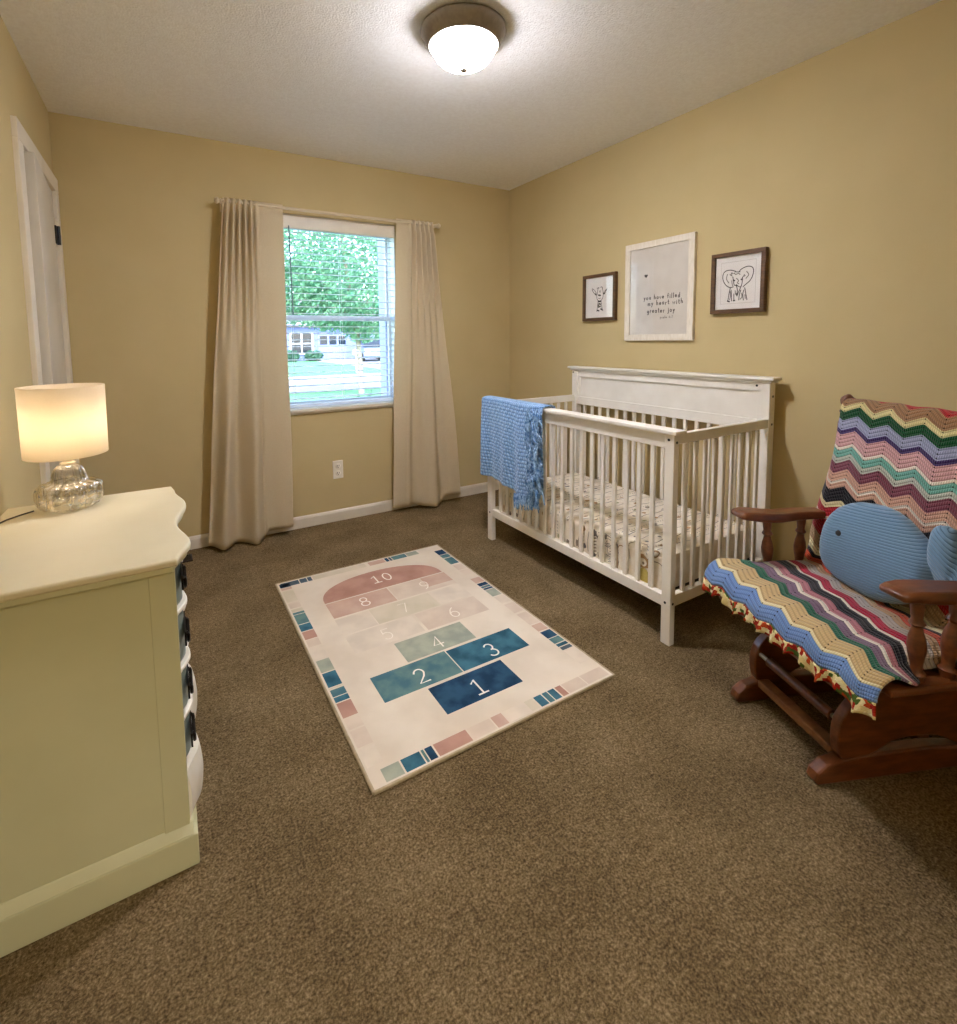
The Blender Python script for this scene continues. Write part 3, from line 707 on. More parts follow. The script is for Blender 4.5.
# ------------------------------------------------------------------ crib
CX0, CX1, CY0, CY1 = 1.706, 2.440, 1.236, 2.545
cr = thing('crib', ((CX0 + CX1) / 2, (CY0 + CY1) / 2, 0), 'white slatted baby crib with tall solid headboard against the right wall', 'crib')
LW = 0.043
for yy in (CY0, CY1 - LW):
    lg = MB().box(CX0, CX0 + 0.031, yy, yy + LW, 0, 0.868).build('front_leg', M_white, cr, smooth=False, bevel=0.003)
for yy in (CY0, CY1 - LW):
    yy += 0.010 if yy < 2 else -0.012
    MB().box(CX1 - 0.046, CX1, yy, yy + LW, 0, 1.04).build('back_post', M_white, cr, smooth=False, bevel=0.003)
MB().box(CX0 - 0.012, CX0 + 0.056, CY0 - 0.016, CY1 + 0.026, 0.868, 0.884).build('front_cap', M_white, cr, smooth=False, bevel=0.004)
MB().box(CX0 + 0.008, CX0 + 0.034, CY0 + LW, CY1 - LW, 0.808, 0.868).build('front_top_rail', M_white, cr, smooth=False, bevel=0.002)
MB().box(CX0 + 0.006, CX0 + 0.036, CY0 + LW, CY1 - LW, 0.152, 0.200).build('front_bottom_rail', M_white, cr, smooth=False, bevel=0.003)
hbp = MB()
hx0, hx1 = CX1 - 0.036, CX1 - 0.010
hbp.box(hx0, hx1, CY0 + LW, CY1 - LW, 0.992, 1.042); hbp.box(hx0, hx1, CY0 + LW, CY1 - LW, 0.806, 0.858)
hbp.box(hx0, hx1, CY0 + LW, CY0 + LW + 0.03, 0.858, 0.992); hbp.box(hx0, hx1, CY1 - LW - 0.03, CY1 - LW, 0.858, 0.992)
hbp.build('headboard_frame', M_white, cr, smooth=False, bevel=0.002)
MB().box(hx0 + 0.012, hx1 - 0.002, CY0 + LW + 0.028, CY1 - LW - 0.028, 0.852, 0.996).build('headboard_panel', M_white, cr, smooth=False)
hc = MB(); hc.box(CX1 - 0.064, CX1 + 0.006, CY0 - 0.014, CY1 + 0.016, 1.046, 1.060); hc.box(CX1 - 0.054, CX1 + 0.004, CY0 - 0.002, CY1 + 0.004, 1.034, 1.047)
hc.build('headboard_cap', M_white, cr, smooth=False, bevel=0.004)
MB().box(CX1 - 0.036, CX1 - 0.010, CY0 + LW, CY1 - LW, 0.152, 0.200).build('back_bottom_rail', M_white, cr, smooth=False, bevel=0.003)
for yy in (CY0 + 0.012, CY1 - 0.038):
    MB().box(CX0 + 0.029, CX1 - 0.044, yy, yy + 0.026, 0.824, 0.866).build('end_top_rail', M_white, cr, smooth=False, bevel=0.003)
    MB().box(CX0 + 0.029, CX1 - 0.044, yy, yy + 0.026, 0.152, 0.200).build('end_bottom_rail', M_white, cr, smooth=False, bevel=0.003)
def proto_slat(w, d, z0, z1):
    return MB().box(-d / 2, d / 2, -w / 2, w / 2, z0, z1)
o0 = cr['_o']
def slat(x, y, rot, z0, z1, cache={}):
    key = (rot, z0, z1)
    if key not in cache:
        ob = proto_slat(0.021, 0.013, z0, z1).build('slat', M_white, None, smooth=False, bevel=0.003)
        cache[key] = ob; first = ob
    else:
        first = cache[key].copy(); COL.objects.link(first)
    first.parent = cr; first.location = (x - o0[0], y - o0[1], -o0[2]); first.rotation_euler = (0, 0, rot)
NS = 17; y0s, y1s = CY0 + LW, CY1 - LW
for k in range(NS):
    yy = y0s + (y1s - y0s) * (k + 1) / (NS + 1)
    slat(CX0 + 0.021, yy, 0.0, 0.19, 0.82); slat(CX1 - 0.023, yy, 0.0, 0.19, 0.815)
for k in range(9):
    xx = CX0 + LW + (CX1 - 0.046 - CX0 - LW) * (k + 1) / 10
    for yy in (CY0 + 0.023, CY1 - 0.023): slat(xx, yy, PI / 2, 0.19, 0.82)
for (x, y, z, ax) in ((CX0, CY0 + .024, .845, (-1, 0, 0)), (CX0, CY0 + .024, .176, (-1, 0, 0)), (CX0, CY1 - .024, .176, (-1, 0, 0)), (CX0 + .016, CY0, .836, (0, -1, 0)), (CX0 + .016, CY0, .176, (0, -1, 0)),
                      (CX1 - .046, CY1 - .024, 1.02, (-1, 0, 0)), (CX1 - .036, CY0 + 0.075, 1.017, (-1, 0, 0)), (CX1 - .02, CY0 + .01, .97, (0, -1, 0)), (CX1 - .02, CY0 + .01, .84, (0, -1, 0)), (CX1 - .046, CY1 - .024, .56, (-1, 0, 0)), (CX1 - .046, CY1 - .024, .52, (-1, 0, 0))):
    MB().lathe([(0.0055, -0.003), (0.0055, 0.0012), (0.003, 0.0016)], (x, y, z), 12, ax).build('bolt', M_black, cr)['label'] = 'small black bolt head'
spb = MB()
for k in range(9):
    yy = CY0 + 0.07 + k * 0.145; spb.box(CX0 + 0.04, CX1 - 0.05, yy, yy + 0.03, 0.176, 0.190)
spb.box(CX0 + 0.04, CX0 + 0.06, CY0 + 0.05, CY1 - 0.05, 0.166, 0.178); spb.box(CX1 - 0.07, CX1 - 0.05, CY0 + 0.05, CY1 - 0.05, 0.166, 0.178)
spb.build('mattress_support', mat('support_dark', '#1c1a18', 0.6, color2='#262320', nscale=20), cr, smooth=False)

# mattress with printed fitted sheet
MX0, MX1, MY0, MY1, MZ0, MZ1 = 1.742, 2.390, 1.300, 2.488, 0.191, 0.346
SHM = [mat('sheet_cream', '#ece4d3', 0.9, color2='#ddd1bb', nscale=18, bump=0.3, bscale=25, bdist=0.01, detail=6), mat('sheet_line', '#7a6f60', 0.9, color2='#978b7a', nscale=30), mat('sheet_tan', '#b08d5f', 0.9, color2='#9f7d50', nscale=50),
       mat('sheet_grey', '#7f7c78', 0.9, color2='#6c6a67', nscale=40), mat('sheet_yellow', '#c9b86a', 0.9, color2='#bfae60', nscale=30), mat('sheet_pale', '#e9e2d2', 0.9, color2='#e2dac8', nscale=30), mat('sheet_green', '#a9ab83', 0.9, color2='#9a9c76', nscale=30)]
ms = MB()
def mpt(d, y, lift=0.0):
    """d: distance along the sheet from the bottom front edge, up the front, then across the top"""
    r = 0.03; hgt = MZ1 - MZ0
    if d < hgt - r: return (MX0 - lift, y, MZ0 + d)
    d2 = d - (hgt - r); a = d2 / r
    if a < PI / 2: return (MX0 + r - (r + lift) * math.cos(a), y, MZ1 - r + (r + lift) * math.sin(a))
    return (MX0 + r + (d2 - r * PI / 2), y, MZ1 + lift)
prf = [mpt(d, 0) for d in (0, .04, .08, .105, .125, .1325, .140, .1475, .155, .163, .172)] + [(2.0, 0, MZ1), (MX1 - 0.03, 0, MZ1), (MX1 - 0.009, 0, MZ1 - 0.009), (MX1, 0, MZ1 - 0.03), (MX1, 0, MZ0)]
ys = [MY0, MY0 + 0.008, MY0 + 0.03] + [MY0 + 0.03 + (MY1 - MY0 - 0.06) * k / 12 for k in range(1, 12)] + [MY1 - 0.03, MY1 - 0.008, MY1]
cxm = (MX0 + MX1) / 2
def ring(y):
    s_ = {MY0: 0.94, MY1: 0.94, MY0 + 0.008: 0.975, MY1 - 0.008: 0.975}.get(y, 1.0)
    return [(cxm + (x - cxm) * (0.96 if s_ < 0.95 else 0.99 if s_ < 1 else 1), y, MZ0 + (z - MZ0) * s_) for x, _, z in prf]
ms.rings([ring(y) for y in ys])
def mline(pts, w, m, lift=0.0006):
    ms.ribbon(pts, w, lambda y, d: mpt(d, y, lift), m)
def mblob(y, d, ry, rd, m, lift=0.0008, n=12, jit=0.0):
    ms.add([mpt(d + rd * math.sin(2 * PI * k / n) * (1 + jit * (random.random() - .5)), y - ry * math.cos(2 * PI * k / n) * (1 + jit * (random.random() - .5)), lift) for k in range(n)], [tuple(reversed(range(n)))], m)
yy = MY0 + 0.05; kk = 0
while yy < MY1 - 0.03:
    n = 40
    mline([(yy + 0.005 * math.sin(k * .9 + kk), 0.02 + k * (0.80 - 0.02) / n) for k in range(n + 1)], 0.0045 if kk % 2 else 0.0028, 1 if kk % 3 else 3)
    for j in range(7):
        d = 0.03 + j * 0.095 + random.uniform(-.015, .015); m = random.choice([1, 2, 3, 3, 6, 5, 2])
        mblob(yy + 0.022 + random.uniform(-.010, .010), d, random.uniform(.004, .012), random.uniform(.006, .020), m, jit=0.5)
    if kk % 3 == 0:
        for j in range(46): mline([(yy + 0.030, 0.03 + j * 0.017), (yy + 0.034 + random.uniform(0, .004), 0.036 + j * 0.017)], 0.003, 3)
    for j in range(2):
        d = random.uniform(.22, .78); mline([(yy + .016, d), (yy + .020, d + random.uniform(.02, .05))], 0.006, 1)
    yy += 0.062; kk += 1
# bigger motifs on the near front: arches, lion, zebra-like grey arch
def arch(yc, hw, d0, d1, m, w=0.004):
    mline([(yc - hw, d0), (yc - hw, d1)] + [(yc - hw * math.cos(PI * k / 10), d1 + hw * 1.1 * math.sin(PI * k / 10)) for k in range(1, 10)] + [(yc + hw, d1), (yc + hw, d0)], w, m, 0.0016)
mblob(1.60, .08, .055, .075, 5, 0.0008); mblob(1.50, .08, .035, .07, 5, 0.0008)
mblob(1.685, .075, .030, .068, 3, 0.0014); mblob(1.672, .070, .020, .045, 5, 0.0018)
for j in range(5): mline([(1.690, .035 + j * .016), (1.668, .042 + j * .016)], .006, 1, 0.0022)
for j in range(26): mline([(1.60 + .04 * random.uniform(-1, 1), .02 + j * .005), (1.60 + .03 * random.uniform(-1, 1), .024 + j * .005)], .0025, 3, .0014)
arch(1.425, .066, .01, .105, 1, .005); arch(1.515, .022, .01, .10, 2, .004); arch(1.325, .045, .01, .07, 1, .004)
mblob(1.398, .095, .032, .032, 2, 0.0018, jit=.3); mblob(1.398, .093, .019, .018, 5, 0.0022); mblob(1.396, .090, .006, .007, 1, 0.0026)
mblob(1.392, .035, .028, .034, 4, 0.0016); mblob(1.345, .150, .018, .018, 2, 0.0018, jit=.3); mblob(1.345, .150, .008, .008, 5, 0.0022)
mat_ob = ms.build('crib_mattress', SHM, smooth=True, origin=(cxm, (MY0 + MY1) / 2, MZ0))
tag(mat_ob, 'crib mattress in a cream fitted sheet with animal print, lying inside the crib', 'mattress')

# blue knitted throw over the crib rail
def blue_wool():
    m, b = base_mat('blue_wool', '#6f9dcb', 0.95, spec=0.1); T = NT(m)
    uv = T.new('ShaderNodeUVMap'); uv.uv_map = 'UVMap'
    sp = T.new('ShaderNodeSeparateXYZ'); T.link(uv.outputs[0], sp.inputs[0])
    rowp = T.math('MULTIPLY', sp.outputs[1], 1 / 0.026)
    sy = T.math('POWER', T.math('ABSOLUTE', T.math('SINE', T.math('MULTIPLY', rowp, PI))), 0.6)
    sx = T.math('MULTIPLY_ADD', T.math('ABSOLUTE', T.math('SINE', T.math('ADD', T.math('MULTIPLY', sp.outputs[0], PI / 0.017), T.math('MULTIPLY', T.math('FLOOR', rowp), 0.7)))), 0.7, 0.3)
    tc = T.new('ShaderNodeTexCoord'); n = T.new('ShaderNodeTexNoise'); n.inputs['Scale'].default_value = 90; n.inputs['Detail'].default_value = 4
    T.link(tc.outputs['Object'], n.inputs['Vector'])
    h = T.math('ADD', T.math('MULTIPLY', sx, sy), T.math('MULTIPLY', n.outputs['Fac'], 0.9))
    r = T.new('ShaderNodeValToRGB'); e = r.color_ramp.elements
    e[0].position = 0.0; e[0].color = hexc('#446f9e'); e[1].position = 1.0; e[1].color = hexc('#b4d2ef')
    x = e.new(0.45); x.color = hexc('#83aede')
    T.link(T.math('MULTIPLY_ADD', h, 0.75, -0.28), r.inputs['Fac']); T.link(r.outputs[0], b.inputs['Base Color'])
    bp = T.new('ShaderNodeBump'); bp.inputs['Strength'].default_value = 0.9; bp.inputs['Distance'].default_value = 0.006
    T.link(h, bp.inputs['Height']); T.link(bp.outputs[0], b.inputs['Normal'])
    b.inputs['Sheen Weight'].default_value = 0.3
    return m
M_blue = blue_wool()
bb = MB()
BYA, BYB = 2.560, 2.000            # far edge, near edge of the hanging throw
HEM = [(0, 0.420), (0.30, 0.418), (0.48, 0.405), (0.66, 0.375), (0.80, 0.385), (1, 0.43)]
def throw_pt(u, s_):
    """u 0..1 far->near; s_ arc length: front bottom -> up -> over the cap -> down inside"""
    y = BYA + (BYB - BYA) * u
    zb = interp(HEM, u); Lf = 0.884 - zb; xf = CX0 - 0.017; xi = CX0 + 0.062; r = 0.008; zt = 0.889
    wob = 0.010 * math.sin(u * 17 + 1) * 1.0 + 0.007 * math.sin(u * 31)
    if s_ < Lf:
        z = zb + s_; k = clampf((zt - z) / 0.35)
        x = xf - 0.006 - k * (0.010 + wob) - 0.0025 * math.sin(z * 2 * PI / 0.052) * math.sin(y * 2 * PI / 0.040)
        return (x, y + 0.008 * math.sin(z * 9) * k, z)
    s2 = s_ - Lf; wtop = xi - xf
    if s2 < wtop: 
        t = s2 / wtop; return (xf - 0.004 + t * (wtop + 0.006), y, zt + 0.008 * math.sin(PI * t) ** 0.6)
    s3 = s2 - wtop; return (xi + 0.003 + 0.004 * math.sin(u * 19), y, zt - s3)
nu, nv = 90, 120; TOT = 0.884 - 0.345 + 0.079 + 0.20
def thr(u, v):
    L = (0.884 - interp(HEM, u)) + 0.079 + 0.05
    return throw_pt(u, v * L)
bb.grid(nu, nv, thr)
bb.uv = [(i / (nu - 1) * 0.57, j / (nv - 1) * 0.80) for j in range(nv) for i in range(nu)]
thb = bb.build('throw_blanket', M_blue, smooth=True, solid=0.008, angle=0, origin=(CX0, 2.3, 0.88))
tag(thb, 'light blue knitted throw with fringe hanging over the crib front rail', 'blanket')
fg = MB()
for k in range(130):                  # side fringe hanging from the near edge
    s0 = k / 130; z0 = 0.888 - s0 * 0.45
    yb = BYB + random.uniform(-0.01, 0.09 - .03 * s0); xb = CX0 - 0.050 - random.uniform(0, 0.022)
    ln = random.uniform(0.06, 0.12); sw = random.uniform(-0.055, 0.01) * (0.6 + 0.4 * math.sin(k * 0.7))
    zt = max(z0 - ln, 0.335 + random.uniform(0, 0.04)); w1 = random.uniform(-.014, .014)
    fg.tube([(xb + 0.010, yb, z0), (xb - 0.004, yb + sw * 0.5 + w1, z0 * .75 + zt * .25), (xb - 0.003 + random.uniform(-.006, .006), yb + sw - w1, z0 * 0.5 + zt * 0.5), (xb + random.uniform(-.006, .006), yb + sw * 0.9 + random.uniform(-.010, .010), zt)], [0.0044, 0.0054, 0.0050, 0.0030], 6)
for k in range(60):                   # tassels at the low corner
    y = random.uniform(2.00, 2.21); zb = interp(HEM, (BYA - y) / (BYA - BYB)) + 0.012
    x = CX0 - 0.044 - random.uniform(0, .012)
    fg.tube([(x, y, zb), (x - 0.004, y + random.uniform(-.01, .006), zb - 0.03), (x - 0.001, y + random.uniform(-.014, .008), zb - random.uniform(0.05, 0.085))], [0.004, 0.0036, 0.0024], 6)
for v in fg.v: pass
fg.uv = [(p[1], p[2]) for p in fg.v]
fg.build('fringe', mat('fringe_wool', '#a6c8ea', 0.95, spec=0.1, color2='#3f6a9c', nscale=60, bump=0.5, bscale=400), thb, smooth=True)

# ------------------------------------------------------------------ glider rocking chair (local frame: +X forward, +Y towards the camera side, Z up)
F_ = Vector((-0.92069, 0.39029, 0)); O_ = Vector((1.50, 0.735, 0))
MC = Matrix.Translation(O_) @ Matrix(((F_.x, -F_.y, 0, 0), (F_.y, F_.x, 0, 0), (0, 0, 1, 0), (0, 0, 0, 1)))
# local y = -s  (s = towards the far side)
M_wood = mat('maple_wood', '#774220', 0.32, color2='#572d13', nscale=9, stretch=(1.5, 6, 6), detail=5, coat=0.25)
M_wood2 = mat('maple_wood_edge', '#9a6a45', 0.4, color2='#845635', nscale=9, stretch=(1.5, 6, 6))
M_steel = mat('glide_steel', '#b9b4ad', 0.5, metal=0.6, color2='#a39e97', nscale=40)
ch = thing('rocking_chair', (0, 0, 0), 'brown wooden glider rocking chair with turned arm posts beside the crib', 'chair', M=MC)
def P(f, s, z): return (f, -s, z)
# seat and apron
st = MB(); st.box(-0.43, -0.010, -0.27, 0.24 + 0.03, 0.392, 0.420)
stob = st.build('seat', M_wood, ch, smooth=False, bevel=0.008)
sc = MB(); sc.box(-0.36, -0.035, -0.24, 0.24, 0.420, 0.450); sc.build('seat_pad', mat('pad_tan', '#8a6a4a', 0.9, color2='#7c5d3f', nscale=30), ch, smooth=False, bevel=0.018, segs=3)
MB().box(-0.026, -0.002, -0.262, 0.262, 0.352, 0.396).build('front_rail', M_wood, ch, smooth=False, bevel=0.006)
for s0, s1 in ((-0.302, -0.245), (0.238, 0.300)):
    MB().box(-0.50, -0.04, -s1, -s0, 0.404, 0.424).build('side_rail', M_wood, ch, smooth=False, bevel=0.006)
# turned posts under the arms
ARMZ = 0.628
def turned(z0, z1, r):
    L = z1 - z0
    return [(r * k, z0 + L * t) for k, t in ((.85, 0), (.9, .06), (1.15, .10), (.75, .14), (.8, .22), (1.12, .36), (1.18, .44), (1.0, .54), (.72, .62), (.66, .66), (1.05, .70), (.7, .75), (.85, .86), (.95, .94), (.8, 1.0))]
for s_, fs in ((-0.272, ((-0.140, -0.128), (-0.222, -0.240))), (0.278, ((-0.196, -0.186), (-0.315, -0.318)))):
    for f, top in fs:
        a = Vector(P(f, s_, 0.420)); b = Vector(P(top, s_, ARMZ)); d = b - a
        MB().lathe(turned(0, d.length, 0.0160), a, 20, d).build('arm_post', M_wood, ch)
# arms: shaped boards
for s_ in (-0.275, 0.280):
    a = MB(); rs = []
    for k, (f, w_, z, th) in enumerate(((0.000, .052, .6400, .010), (-.006, .064, .639, .018), (-.02, .069, .640, .024), (-.05, .075, .639, .029), (-.10, .078, .634, .031), (-.16, .072, .628, .032), (-.22, .064, .625, .031), (-.30, .060, .628, .030), (-.38, .058, .628, .028), (-.46, .056, .626, .026))):
        if s_ > 0: f *= 0.70
        f -= 0.070 if s_ > 0 else 0.050; z += 0 if s_ > 0 else 0.008
        rs.append([P(f, s_ + w_ / 2 * x, z + th / 2 * y) for x, y in ((-1, -.5), (-.85, -1), (.85, -1), (1, -.5), (1, .5), (.85, 1), (-.85, 1), (-1, .5))])
    a.rings(rs); a.build('armrest', M_wood, ch, smooth=True, bevel=0.003, angle=50)
# back posts, finials, crest and spindles
bk = lambda z: -0.405 - (z - 0.44) * 0.155          # back line f(z) (post centre)
for s_ in (-0.285, 0.298):
    a = Vector(P(bk(0.40), s_, 0.40)); b = Vector(P(bk(0.975), s_, 0.975)); d = b - a; L = d.length
    prof = [(.017, 0), (.019, .02), (.015, .06), (.017, .16), (.020, .22), (.014, .26), (.012, .40), (.014, .50), (.017, .54), (.012, .56), (.016, .575)]
    po = MB().lathe([(r, h * L / .575) for r, h in prof], a, 20, d).build('back_post', M_wood, ch)
    MB().lathe([(.012, 0), (.018, .006), (.019, .012), (.011, .018), (.010, .024), (.019, .036), (.022, .048), (.020, .058), (.012, .066), (.004, .072)], b - d.normalized() * 0.004, 20, d).build('finial', M_wood, po)
MB().bar(P(bk(.94), -.285, .94), P(bk(.94), .298, .94), 0.022, 0.085).build('crest_rail', M_wood, ch, smooth=False, bevel=0.006)
for k in range(6):
    s_ = -0.21 + k * 0.086
    MB().tube([P(bk(.42) - .01, s_, .42), P(bk(.68) - .014, s_, .68), P(bk(.91), s_, .91)], [.008, .011, .008], 10).build('back_spindle', M_wood, ch)
# base: two runners with uprights, stretchers and glide rods
run = [(-0.055, 0.0), (-0.048, 0.012), (-0.056, 0.034), (-0.085, 0.056), (-0.13, 0.068), (-0.20, 0.074), (-0.42, 0.074), (-0.52, 0.060), (-0.57, 0.030), (-0.58, 0.0)]
for s0, s1 in ((-0.108, -0.070), (0.215, 0.253)):
    a = MB(); a.prism([P(f, s0, z) for f, z in run], (0, -(s1 - s0), 0)); ro = a.build('base_runner', M_wood, ch, smooth=False, bevel=0.006)
    u = MB(); u.prism([P(f, s0 + .004, z) for f, z in loop([(-0.62, .285), (-0.235, .285), (-.20, .262), (-0.155, .222), (-0.128, .19), (-0.116, .15), (-0.118, .10), (-0.135, .066), (-.20, .066), (-.245, .082), (-.29, .104), (-.36, .110), (-.43, .104), (-.48, .082), (-.52, .066), (-.58, .066), (-.60, .15), (-.62, .285)], 3)[:-1]], (0, -(s1 - s0 - .008), 0))
    u.build('side_panel', M_wood, ch, smooth=False, bevel=0.004)
    for f in (-0.28, -0.48):
        q = MB(); q.bar(P(f, s0 + .048 if s0 < 0 else s0 - .012, .39), P(f + .01, s0 + .048 if s0 < 0 else s0 - .012, .20), 0.008, 0.022, (1, 0, 0)); q.build('glide_arm', M_steel, ch, smooth=False, bevel=0.002)
MB().box(-0.165, -0.125, -0.217, 0.072, 0.052, 0.078).build('stretcher', M_wood2, ch, smooth=False, bevel=0.005)
MB().box(-0.45, -0.41, -0.217, 0.072, 0.052, 0.078).build('stretcher', M_wood, ch, smooth=False, bevel=0.005)
for f, z in ((-0.135, .165), (-0.46, .165)):
    for sa, sb in ((.225, .17), (-.10, -.05)): MB().tube([P(f, sa, z), P(f, sb, z)], .007, 10).build('glide_pin', M_steel, ch)
    MB().tube([P(f, .180, z), P(f, -.06, z)], .015, 14).build('glide_rod', M_wood, ch)

# crochet afghan: one continuous sheet from the front of the seat, over the seat, up and over the back
YC = dict(blue='#6e8fc4', cream='#e3d6a8', tan='#c9ab78', green='#1f6048', mauve='#7d6178', white='#e6dccb', rose='#b9737a', navy='#14121c', crimson='#b3123a', grey='#b4aaa0', sand='#b99872', orange='#c24a2c',
          red='#b01a26', plum='#7e4352', peach='#d3a58c', mix='#b8bcae', aqua='#6fae9f', pink='#d2a2a0', purple='#3d2a5e', lav='#9aa0bd', dkgreen='#0f4a28', yell='#d6cb93', brown='#9b7554', black='#100e10')
SEQ = [('blue', .046), ('cream', .012), ('tan', .050), ('green', .026), ('mauve', .026), ('white', .018), ('rose', .022), ('navy', .036), ('white', .008), ('crimson', .030), ('grey', .036), ('sand', .026), ('orange', .026), ('black', .014), ('cream', .030), ('sand', .05), ('red', .05)]
# path of the sheet in (f, z)
RQ = 0.058
ZT = 0.468
def path(q):
    """q = 0 at z=.405 on the front drop"""
    ff = 0.008
    zq0 = 0.405; v = ZT - RQ - zq0
    if q < v: return (ff + 0.006, zq0 + q)
    q -= v
    if q < RQ * PI / 2:
        a = q / RQ; return (ff - RQ + RQ * math.cos(a) + .006 * math.cos(a), ZT - RQ + RQ * math.sin(a))
    q -= RQ * PI / 2
    fs = ff - RQ; flat = 0.276; r2 = 0.05; th = PI / 2 - math.atan(0.155)
    if q < flat: return (fs - q, ZT + 0.006 * math.sin(PI * q / flat))
    q -= flat
    if q < r2 * th:
        a = q / r2; return (fs - flat - r2 * math.sin(a), ZT + r2 - r2 * math.cos(a))
    q -= r2 * th
    f0, z0 = fs - flat - r2 * math.sin(th), ZT + r2 - r2 * math.cos(th)
    dx, dz = -math.sin(math.atan(.155)), math.cos(math.atan(.155))
    Lb = (0.995 - z0) / dz
    if q < Lb: return (f0 + dx * q, z0 + dz * q)
    q -= Lb; f1, z1 = f0 + dx * Lb, z0 + dz * Lb; r3 = 0.034
    if q < r3 * PI:
        a = q / r3; return (f1 - r3 + r3 * math.cos(a), z1 + r3 * math.sin(a))
    q -= r3 * PI; return (f1 - 2 * r3 - .155 * q, z1 - q)
def q_of_z(z):      # arc length where the back reaches z
    lo, hi = 0.45, 1.2
    for _ in range(40):
        m_ = (lo + hi) / 2
        if path(m_)[1] < z: lo = m_
        else: hi = m_
    return lo
KQ = [(0, 0.0), (.04, .04), (.12, .13), (.22, .20), (.36, .18), (.50, .14), (.62, .11), (1.3, .09)]
PER, AMP = 0.104, 0.030
def zig(w_): 
    t = (w_ / PER) % 1.0; return AMP * (abs(2 * t - 1) - 0.5)
WREF = 0.265
BACK = [(.600, 'white'), (.612, 'red'), (.645, 'cream'), (.668, 'navy'), (.712, 'peach'), (.735, 'white'), (.745, 'peach'), (.772, 'plum'), (.808, 'mix'), (.826, 'aqua'), (.852, 'white'), (.860, 'pink'), (.905, 'purple'), (.918, 'lav'), (.956, 'dkgreen'), (.982, 'yell')]
qb = [(q_of_z(z) - 0.10 * WREF - zig(WREF), c) for z, c in BACK]
tot = sum(l for _, l in SEQ)
stops = []; x = 0
for c, l in SEQ: stops.append((x, c)); x += l
gap0 = x; stops += [(gap0, 'mauve'), ((gap0 + qb[0][0]) / 2, 'navy')] if qb[0][0] - gap0 > .03 else []
stops += qb
qe = stops[-1][0] + .024
for c, l in (('brown', .040), ('red', .034), ('pink', .05), ('cream', .03), ('lav', .05), ('green', .04), ('rose', .05), ('white', .05)):
    stops.append((qe, c)); qe += l
LT = qe
def afghan_mat():
    m, b = base_mat('crochet_afghan', '#888888', 0.95, spec=0.1); T = NT(m)
    uv = T.new('ShaderNodeUVMap'); uv.uv_map = 'UVMap'; sp = T.new('ShaderNodeSeparateXYZ'); T.link(uv.outputs[0], sp.inputs[0])
    X, Yv = sp.outputs[0], sp.outputs[1]
    half = len(stops) // 2; split = stops[half][0]
    def ramp(lst):
        r = T.new('ShaderNodeValToRGB'); cr_ = r.color_ramp; cr_.interpolation = 'CONSTANT'
        cr_.elements[0].position = 0.0; cr_.elements[0].color = hexc(YC[lst[0][1]])
        cr_.elements[1].position = min(lst[1][0] / LT, 1); cr_.elements[1].color = hexc(YC[lst[1][1]])
        for p_, c in lst[2:]:
            e = cr_.elements.new(min(p_ / LT, 1.0)); e.color = hexc(YC[c])
        T.link(T.math('DIVIDE', Yv, LT), r.inputs['Fac']); return r.outputs['Color']
    ra = ramp(stops[:half]); rb = ramp(stops[half:])
    mx = T.new('ShaderNodeMix', data_type='RGBA'); T.link(T.math('GREATER_THAN', Yv, split), mx.inputs[0]); T.link(ra, mx.inputs[6]); T.link(rb, mx.inputs[7])
    row = T.math('MULTIPLY', Yv, 1 / 0.0125)
    rw = T.math('FRACT', row)
    ridge = T.math('SUBTRACT', 1.0, T.math('POWER', T.math('ABSOLUTE', T.math('MULTIPLY_ADD', rw, 2.0, -1.0)), 3.0))
    stc = T.math('ABSOLUTE', T.math('SINE', T.math('MULTIPLY', X, PI / 0.0058)))
    hgt = T.math('MULTIPLY', ridge, T.math('MULTIPLY_ADD', stc, 0.45, 0.55))
    # eyelet holes along the zigzag turns
    pp = T.math('PINGPONG', X, PER / 2)
    near = T.math('MAXIMUM', T.math('LESS_THAN', pp, 0.0018), T.math('GREATER_THAN', pp, PER / 2 - 0.0018))
    hole = T.math('MULTIPLY', near, T.math('LESS_THAN', rw, 0.30))
    nz = T.new('ShaderNodeTexNoise'); nz.inputs['Scale'].default_value = 500; T.link(uv.outputs[0], nz.inputs['Vector'])
    val = T.math('MULTIPLY', T.math('MULTIPLY_ADD', hgt, 0.40, T.math('MULTIPLY_ADD', nz.outputs['Fac'], 0.30, 0.50)), T.math('MULTIPLY_ADD', hole, -0.85, 1.0))
    mm = T.new('ShaderNodeVectorMath', operation='SCALE'); T.link(mx.outputs[2], mm.inputs[0]); T.link(val, mm.inputs['Scale'])
    T.link(mm.outputs[0], b.inputs['Base Color'])
    bp = T.new('ShaderNodeBump'); bp.inputs['Strength'].default_value = 0.8; bp.inputs['Distance'].default_value = 0.004
    T.link(hgt, bp.inputs['Height']); T.link(bp.outputs[0], b.inputs['Normal'])
    b.inputs['Sheen Weight'].default_value = 0.2
    return m
WA, WB = 0.300, -0.300     # far edge, near edge (s)
nw = 94; nl = 170
af = MB(); uvs = []
